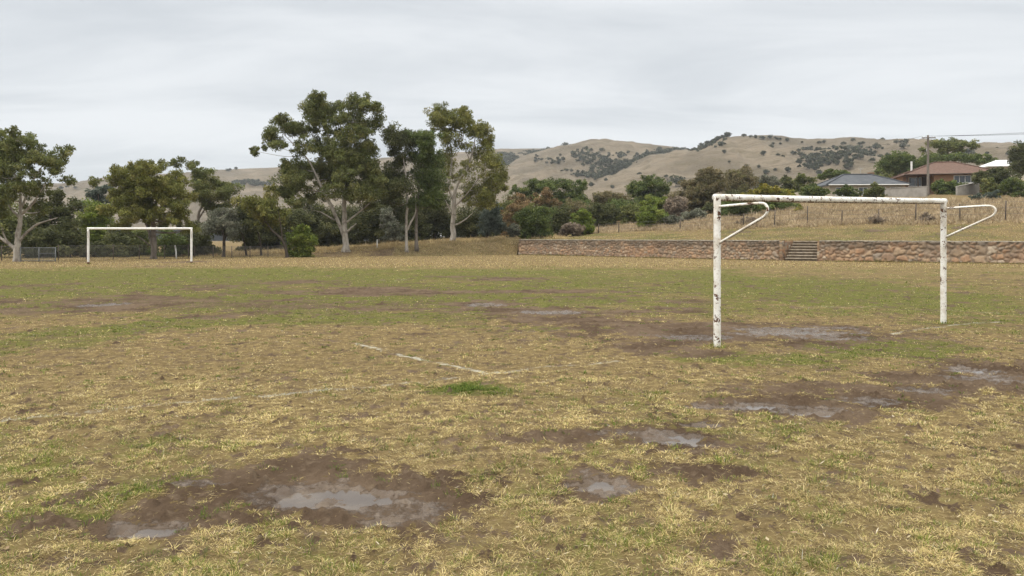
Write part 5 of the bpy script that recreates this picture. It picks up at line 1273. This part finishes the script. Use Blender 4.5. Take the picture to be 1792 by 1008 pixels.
m = MB(); m.tube([(0, 0, .85), (0, 0, .9)], [.065, .03], 8); m.build('cap', TRIM, r, True)

# ================================================================== HILLS
def mat_hill():
    k = NT('dry_hill_grass'); co = coords(k)
    mp = k.n('ShaderNodeMapping'); k.l(co, mp.inputs[0]); mp.inputs['Scale'].default_value = (1, 1, 2.6)
    a = k.noise(mp.outputs[0], .012, 6, .6, .8); b = k.noise(mp.outputs[0], .07, 6, .65, .5); c_ = k.noise(co, .5, 4, .65)
    c = k.mix(k.ss(a, .32, .68), (.105, .085, .060), (.192, .154, .110))
    c = k.mix(k.math('MULTIPLY', k.ss(b, .47, .64), .7), c, (.105, .085, .052))
    c = k.mix(k.math('MULTIPLY', k.ss(c_, .52, .72), .45), c, (.10, .08, .05))
    k.bsdf(c, .95, k.math('ADD', b, k.math('MULTIPLY', c_, .4)), .9, 3.0, .1); return k.m
HILL = mat_hill()
HILLS = {}
def hill(key, crest, foot, Dc, Df, seed, zfoot=None, shape=1.0, gully=1.0):
    """crest/foot: (px,py) skyline and lower edge; Dc, Df their distances"""
    cp = np.array(crest, float); nu, nv = 340, 110
    px = np.linspace(cp[0, 0], cp[-1, 0], nu)
    S = spline(cp, 8); cy = np.interp(px, S[:, 0], S[:, 1]); fp = np.array(foot, float); fy = np.interp(px, fp[:, 0], fp[:, 1])
    Xc = (px - 896) / FPX * Dc; Zc = CAMZ + (HOR - cy) / FPX * Dc
    Zf = CAMZ + (HOR - fy) / FPX * Df
    v = np.concatenate([np.linspace(0, 1, nv), 1 + np.linspace(.02, .8, 24)])
    VV, UU = np.meshgrid(v, np.arange(nu), indexing='ij')
    X = Xc[UU] * (Df + (Dc - Df) * VV) / Dc
    Y = Df + (Dc - Df) * VV
    vv = np.minimum(VV, 1); prof = np.sin(vv * math.pi / 2) ** shape * .55 + (vv ** shape) * .45
    Z = Zf[UU] + (Zc[UU] - Zf[UU]) * prof
    back = np.maximum(VV - 1, 0); Z = Z - (Zc[UU] * .9 + 30) * (back / .8) ** 1.5
    # spurs and gullies run down the face and die out at the crest
    env = np.sin(np.clip(vv, 0, 1) * math.pi) ** .8
    g = fbm(X / 70 + .3 * fbm(X / 120, Y / 120, seed + 3, 2), Y / 260, seed, 4)
    Z = Z + env * gully * (16 * g + 6 * fbm(X / 26, Y / 40, seed + 1, 3)) + .5 * fbm(X / 9, Y / 9, seed + 2, 2) * (vv < .97)
    V = np.stack([X, Y, Z], -1).reshape(-1, 3); n = nu
    i = np.arange((len(v) - 1) * n).reshape(-1, n)[:, :-1].ravel()
    tag(link('hill', make_mesh('hill', V, [np.stack([i, i + 1, i + n + 1, i + n], 1)], HILL, smooth=True)), kind='structure')
    Vf = V[:nv * nu]
    HILLS[key] = (Vf, 896 + FPX * Vf[:, 0] / Vf[:, 1], HOR - (Vf[:, 2] - CAMZ) * FPX / Vf[:, 1])
hill('far', [(-500, 345), (-300, 338), (-100, 334), (0, 331), (80, 324), (140, 318), (200, 310), (290, 304), (380, 300), (430, 296), (480, 293), (560, 286), (650, 279), (750, 271), (865, 262), (960, 260), (1060, 266), (1200, 280)],
     [(-500, 400), (1200, 400)], 1080, 620, 101, gully=.8)
hill('dome', [(700, 350), (790, 335), (850, 315), (885, 295), (915, 276), (950, 265), (985, 257), (1020, 250), (1050, 247.5), (1085, 248), (1130, 252), (1172, 256), (1210, 262), (1270, 268), (1340, 280), (1420, 300), (1500, 325)],
     [(700, 385), (1500, 385)], 880, 480, 202, gully=1.0)
hill('ridge', [(860, 372), (940, 350), (1000, 333), (1040, 319), (1070, 308), (1097, 294), (1146, 277), (1211, 268), (1240, 258), (1273, 242), (1300, 239), (1350, 243), (1420, 248), (1480, 248), (1530, 249), (1600, 251), (1700, 257), (1792, 262), (1900, 270), (2050, 282), (2300, 300)],
     [(860, 392), (1000, 388), (2300, 372)], 720, 330, 303, shape=.95, gully=1.0)

HILLG = [(.043, .046, .028), (.055, .058, .034), (.034, .037, .024), (.068, .066, .04)]
def hill_tree_mesh(seed, w=1.0):
    n = 15; C = []; 
    d = rng.normal(size=(n, 3)); d /= np.linalg.norm(d, axis=1)[:, None]
    C = d * rng.uniform(.25, .7, (n, 1)) * np.array([.5 * w, .5 * w, .36]) + np.array([0, 0, .52])
    V, F, Cc = leaves_mesh(C, None, np.full(n, .26) * rng.uniform(.75, 1.25, n), np.full(n, 30), .17, .11, HILLG, .2)
    # trunk inside the same small mesh
    t = np.array([[-.03, 0, -.1], [.03, 0, -.1], [.02, .03, .5], [-.02, .03, .5], [0, .05, -.1]])
    o = len(V); V = np.concatenate([V, t]); Cc = np.concatenate([Cc, np.tile([.06, .05, .04, 1], (5, 1))])
    return make_mesh('hill_tree', V, [np.concatenate([F, [[o, o + 1, o + 2, o + 3], [o + 1, o + 4, o + 2, o + 2]][:1]])], LEAF, {'col': Cc})
HT = [hill_tree_mesh(1), hill_tree_mesh(2, 1.35), hill_tree_mesh(3, .85), hill_tree_mesh(4, 1.7)]
def on_hill(key, px, py):
    V, hx, hy = HILLS[key]; i = int(np.argmin((hx - px) ** 2 + (hy - py) ** 2)); return V[i]
def hill_tree(key, px, py, wpx, label, group):
    p = on_hill(key, px, py + wpx * .3); s = wpx / FPX * p[1]
    o = link('hill_tree', HT[rng.integers(4)], None, p - np.array([0, 0, .06 * s])); o.scale = (s, s, s * rng.uniform(.8, 1.1)); o.rotation_euler = (0, 0, rng.uniform(0, 6.28))
    tag(o, label, 'tree', group)

def bulk(name, key, quads, n, w0, w1):
    """far scrub that reads as one mass: many small crowns in one mesh; quads = (px,py,rx,ry) patches"""
    C, cr = [], []
    wq = np.array([q[2] * q[3] for q in quads], float); wq /= wq.sum()
    for _ in range(n):
        q = quads[rng.choice(len(quads), p=wq)]; a = rng.random() * 6.283; r = math.sqrt(rng.random())
        p = on_hill(key, q[0] + q[2] * r * math.cos(a), q[1] + q[3] * r * math.sin(a))
        w = rng.uniform(w0, w1) / FPX * p[1]
        C.append(p + np.array([rng.normal() * 2, rng.normal() * 3, w * .3])); cr.append(w * .52)
    C, cr = np.array(C), np.array(cr)
    V, F, Cc = leaves_mesh(C, None, cr, np.full(n, 44), 1.4, .95, HILLG, .2)
    tag(link(name, make_mesh(name, V, [F], LEAF, {'col': Cc})), kind='stuff')
z3 = lambda zx, zy, rx, ry: (850 + zx / 3.878, 220 + zy / 3.878, rx / 3.878, ry / 3.878)
z4 = lambda zx, zy, rx, ry: (1250 + zx / 3.306, 220 + zy / 3.306, rx / 3.306, ry / 3.306)
z1 = lambda zx, zy, rx, ry: (zx / 3.36, 200 + zy / 3.36, rx / 3.36, ry / 3.36)
bulk('hillside_scrub', 'far', [z3(150, 230, 60, 45), z3(330, 190, 90, 22), z3(200, 260, 50, 25), z3(420, 165, 40, 12), z3(100, 240, 25, 50)], 326, 4, 7)
bulk('hillside_scrub', 'far', [z1(1460, 402, 80, 14), (455, 322, 20, 3), (415, 322, 12, 4)], 130, 3.5, 6)
bulk('hillside_scrub', 'dome', [z3(650, 190, 60, 28), z3(350, 225, 55, 20), z3(480, 240, 50, 20), z3(740, 230, 110, 40), z3(850, 270, 130, 35), z3(700, 330, 70, 25), z3(760, 345, 60, 25), z3(640, 340, 40, 15), z3(920, 200, 50, 15)], 326, 3, 7)
bulk('hillside_scrub', 'dome', [z3(900, 290, 60, 20), z3(980, 262, 60, 22), z3(1060, 235, 60, 22), z3(1140, 205, 60, 25), z3(1230, 190, 60, 22), z3(1320, 178, 60, 20), z3(840, 318, 50, 18), z3(780, 345, 45, 16), z3(1180, 180, 20, 20)], 565, 4, 7.5)
bulk('hillside_scrub', 'ridge', [z3(1480, 150, 50, 12), z3(1560, 125, 60, 20), z3(1600, 95, 45, 20), z3(1420, 170, 40, 10)], 195, 4, 7.5)
bulk('hillside_scrub', 'ridge', [z4(620, 175, 50, 35), z4(560, 190, 30, 25), z4(700, 165, 50, 30), z4(800, 150, 80, 25), z4(880, 170, 60, 22), z4(560, 240, 35, 18), z4(760, 215, 35, 25), z4(640, 205, 40, 20), z4(930, 125, 30, 14), z4(540, 140, 40, 12)], 326, 4, 8.5)
bulk('hillside_scrub', 'ridge', [(1700, 266, 40, 5), (1740, 270, 30, 6), (1780, 268, 20, 5)], 101, 5, 8)
g = 'scattered hill trees'
for key, pts, lab in [
    ('far', [z3(250, 355, 60, 0), z3(545, 140, 60, 0), z3(575, 128, 45, 0), z3(515, 148, 40, 0)], 'single dark tree on the tan hill beside the tall gum trees'),
    ('far', [z1(545, 415, 38, 0), z1(440, 437, 22, 0), z1(400, 425, 22, 0), z1(352, 435, 28, 0), z1(520, 376, 14, 0), z1(668, 370, 22, 0)], 'small tree dotting the pale hill beyond the distant goal'),
    ('far', [z1(1330, 330, 22, 0), z1(1357, 326, 20, 0), z1(1385, 320, 26, 0)], 'tiny dark tree in a row of three on the distant crest'),
    ('dome', [z3(540, 300, 32, 0), z3(515, 310, 22, 0), z3(580, 308, 28, 0), z3(725, 290, 45, 0), z3(660, 155, 20, 0), z3(683, 155, 28, 0), z3(718, 165, 26, 0), z3(787, 165, 34, 0), z3(740, 200, 30, 0), z3(835, 190, 28, 0), z3(600, 190, 30, 0), z3(510, 200, 24, 0), z3(530, 230, 30, 0), z3(880, 230, 30, 0), z3(800, 215, 30, 0), z3(690, 255, 30, 0), z3(660, 265, 24, 0), z3(950, 240, 30, 0), z3(1030, 195, 30, 0), z3(1175, 175, 45, 0), z3(1232, 168, 30, 0), z3(630, 310, 28, 0), z3(850, 310, 34, 0), z3(415, 255, 20, 0), z3(460, 245, 26, 0)], 'dark round tree scattered on the domed brown hill'),
    ('ridge', [z3(807, 370, 30, 0), z3(720, 405, 42, 0), z3(855, 415, 36, 0), z3(1045, 330, 34, 0), z3(1228, 345, 30, 0), z3(1250, 355, 24, 0), z3(1290, 385, 95, 0), z3(1580, 330, 30, 0)], 'dark tree low on the tan spur above the bushes'),
    ('ridge', [z3(1295, 135, 24, 0), z3(1500, 100, 34, 0), z3(1640, 65, 40, 0), z4(85, 55, 34, 0), z4(175, 58, 32, 0), z4(210, 65, 20, 0), z4(240, 68, 26, 0), z4(265, 68, 26, 0), z4(290, 70, 26, 0), z4(325, 70, 30, 0), z4(350, 74, 22, 0), z4(368, 76, 22, 0), z4(385, 80, 22, 0), z4(428, 80, 30, 0), z4(515, 96, 18, 0), z4(608, 96, 26, 0), z4(640, 95, 28, 0), z4(798, 88, 28, 0), z4(840, 102, 30, 0), z4(860, 102, 26, 0), z4(970, 86, 34, 0), z4(1010, 92, 18, 0), z4(1050, 95, 30, 0), z4(1085, 95, 30, 0), z4(1110, 95, 34, 0), z4(1165, 95, 24, 0), z4(1190, 98, 28, 0)], 'small tree standing on the crest of the long ridge'),
    ('ridge', [z4(62, 154, 34, 0), z4(345, 102, 26, 0), z4(388, 105, 20, 0), z4(280, 160, 38, 0), z4(455, 160, 36, 0), z4(497, 170, 40, 0), z4(390, 188, 32, 0), z4(372, 172, 26, 0), z4(470, 158, 26, 0), z4(592, 132, 24, 0), z4(535, 245, 40, 0), z4(420, 262, 44, 0), z4(500, 210, 44, 0), z4(610, 268, 44, 0), z4(705, 213, 28, 0), z4(660, 210, 36, 0), z4(780, 245, 50, 0), z4(1000, 172, 28, 0), z4(1090, 122, 42, 0), z4(960, 185, 36, 0), z4(915, 205, 34, 0), z4(300, 268, 36, 0), z4(180, 230, 24, 0), z4(360, 255, 26, 0), z4(555, 205, 44, 0), z4(690, 120, 30, 0), z4(750, 105, 34, 0), z4(260, 240, 24, 0), z4(90, 210, 20, 0), z4(320, 125, 30, 0), z4(850, 185, 40, 0), z4(725, 190, 34, 0), z4(820, 175, 40, 0)], 'dark tree scattered over the face of the long ridge')]:
    for q in pts: hill_tree(key, q[0], q[1], q[2], lab, g)

# ================================================================== AIR, SKY, SUN, CAMERA
ZEN = 2.3
HAZE = 0.0002
def haze():
    x0, x1, y0, y1, z0, z1 = -1900, 1900, -260, 2300, -140, 190
    m = MB(); m.box(((x0 + x1) / 2, (y0 + y1) / 2, (z0 + z1) / 2), (x1 - x0, y1 - y0, z1 - z0))
    k = NT('air'); v = k.n('ShaderNodeVolumePrincipled'); v.inputs['Color'].default_value = (.86, .91, .97, 1); v.inputs['Density'].default_value = HAZE; v.inputs['Anisotropy'].default_value = .2
    k.l(v.outputs[0], k.out.inputs['Volume'])
    tag(m.build('haze', k.m), kind='stuff')
if HAZE > 0: haze()

SUN_EL, SUN_AZ = R(56), R(248)          # azimuth clockwise from +Y
w = bpy.data.worlds.new('World'); SC.world = w; w.use_nodes = True
t = w.node_tree; t.nodes.clear()
class WN(NT):
    def __init__(s, tree): s.t = tree; s.out = tree.nodes.new('ShaderNodeOutputWorld')
k = WN(t)
sky = k.n('ShaderNodeTexSky', sky_type='NISHITA'); sky.sun_disc = False; sky.sun_elevation = SUN_EL; sky.sun_rotation = SUN_AZ
co = k.n('ShaderNodeTexCoord').outputs['Generated']
sp = k.n('ShaderNodeSeparateXYZ'); k.l(co, sp.inputs[0])
zc = k.math('ADD', k.math('MAXIMUM', sp.outputs[2], 0.0), .10)
cb = k.n('ShaderNodeCombineXYZ'); k.l(k.math('DIVIDE', sp.outputs[0], zc), cb.inputs[0]); k.l(k.math('DIVIDE', sp.outputs[1], zc), cb.inputs[1])
mp = k.n('ShaderNodeMapping'); mp.inputs['Rotation'].default_value = (0, 0, R(14)); mp.inputs['Scale'].default_value = (.5, .95, 1); k.l(cb.outputs[0], mp.inputs[0])
n1 = k.noise(mp.outputs[0], 1.0, 6, .55, .5); n2 = k.noise(mp.outputs[0], .36, 3, .5, .3)
cl = k.math('ADD', k.math('MULTIPLY', n1, .6), k.math('MULTIPLY', n2, .55))
cloud = k.mix(k.ss(cl, .44, .68), (5.3, 5.6, 5.92), (7.3, 7.5, 7.7))
# an overcast sky is brighter overhead than at the horizon
zen = k.math('MULTIPLY_ADD', k.ss(sp.outputs[2], .30, .85), ZEN, 1.0)
warm = k.mix(k.ss(sp.outputs[2], .30, .7), cloud, k.mix(1.0, cloud, (1.05, 1.0, .90), 'MULTIPLY'))
vm = k.n('ShaderNodeVectorMath', operation='SCALE'); k.l(warm, vm.inputs[0]); k.l(zen, vm.inputs['Scale'])
colr = k.mix(.95, sky.outputs[0], vm.outputs[0])
bg = k.n('ShaderNodeBackground'); bg.inputs['Strength'].default_value = .1; k.l(colr, bg.inputs['Color']); k.l(bg.outputs[0], k.out.inputs[0])

sl = bpy.data.lights.new('Sun', 'SUN'); sl.energy = 1.5; sl.angle = R(14); sl.color = (1.0, .96, .90)
so = bpy.data.objects.new('sun', sl); COL.objects.link(so)
d = -Vector((math.sin(SUN_AZ) * math.cos(SUN_EL), math.cos(SUN_AZ) * math.cos(SUN_EL), math.sin(SUN_EL)))
so.rotation_euler = d.to_track_quat('-Z', 'Y').to_euler(); so.location = (0, 0, 60)

cd = bpy.data.cameras.new('Camera'); cam = bpy.data.objects.new('camera', cd); COL.objects.link(cam)
cam.location = (0, 0, CAMZ); cam.rotation_euler = (R(90), 0, 0)
cd.sensor_width = 36; cd.lens = FPX / 1792 * 36; cd.shift_y = (HOR - 504) / 1792; cd.clip_start = .1; cd.clip_end = 6000
SC.camera = cam
SC.view_settings.view_transform = 'Standard'; SC.view_settings.look = 'None'; SC.view_settings.exposure = 0.31; SC.view_settings.gamma = 1.0
try:
    SC.cycles.use_denoising = True; SC.cycles.max_bounces = 5; SC.cycles.diffuse_bounces = 3; SC.cycles.transmission_bounces = 3; SC.cycles.volume_bounces = 0
    SC.cycles.use_adaptive_sampling = True; SC.cycles.adaptive_threshold = .01
except Exception as ex: print(ex)
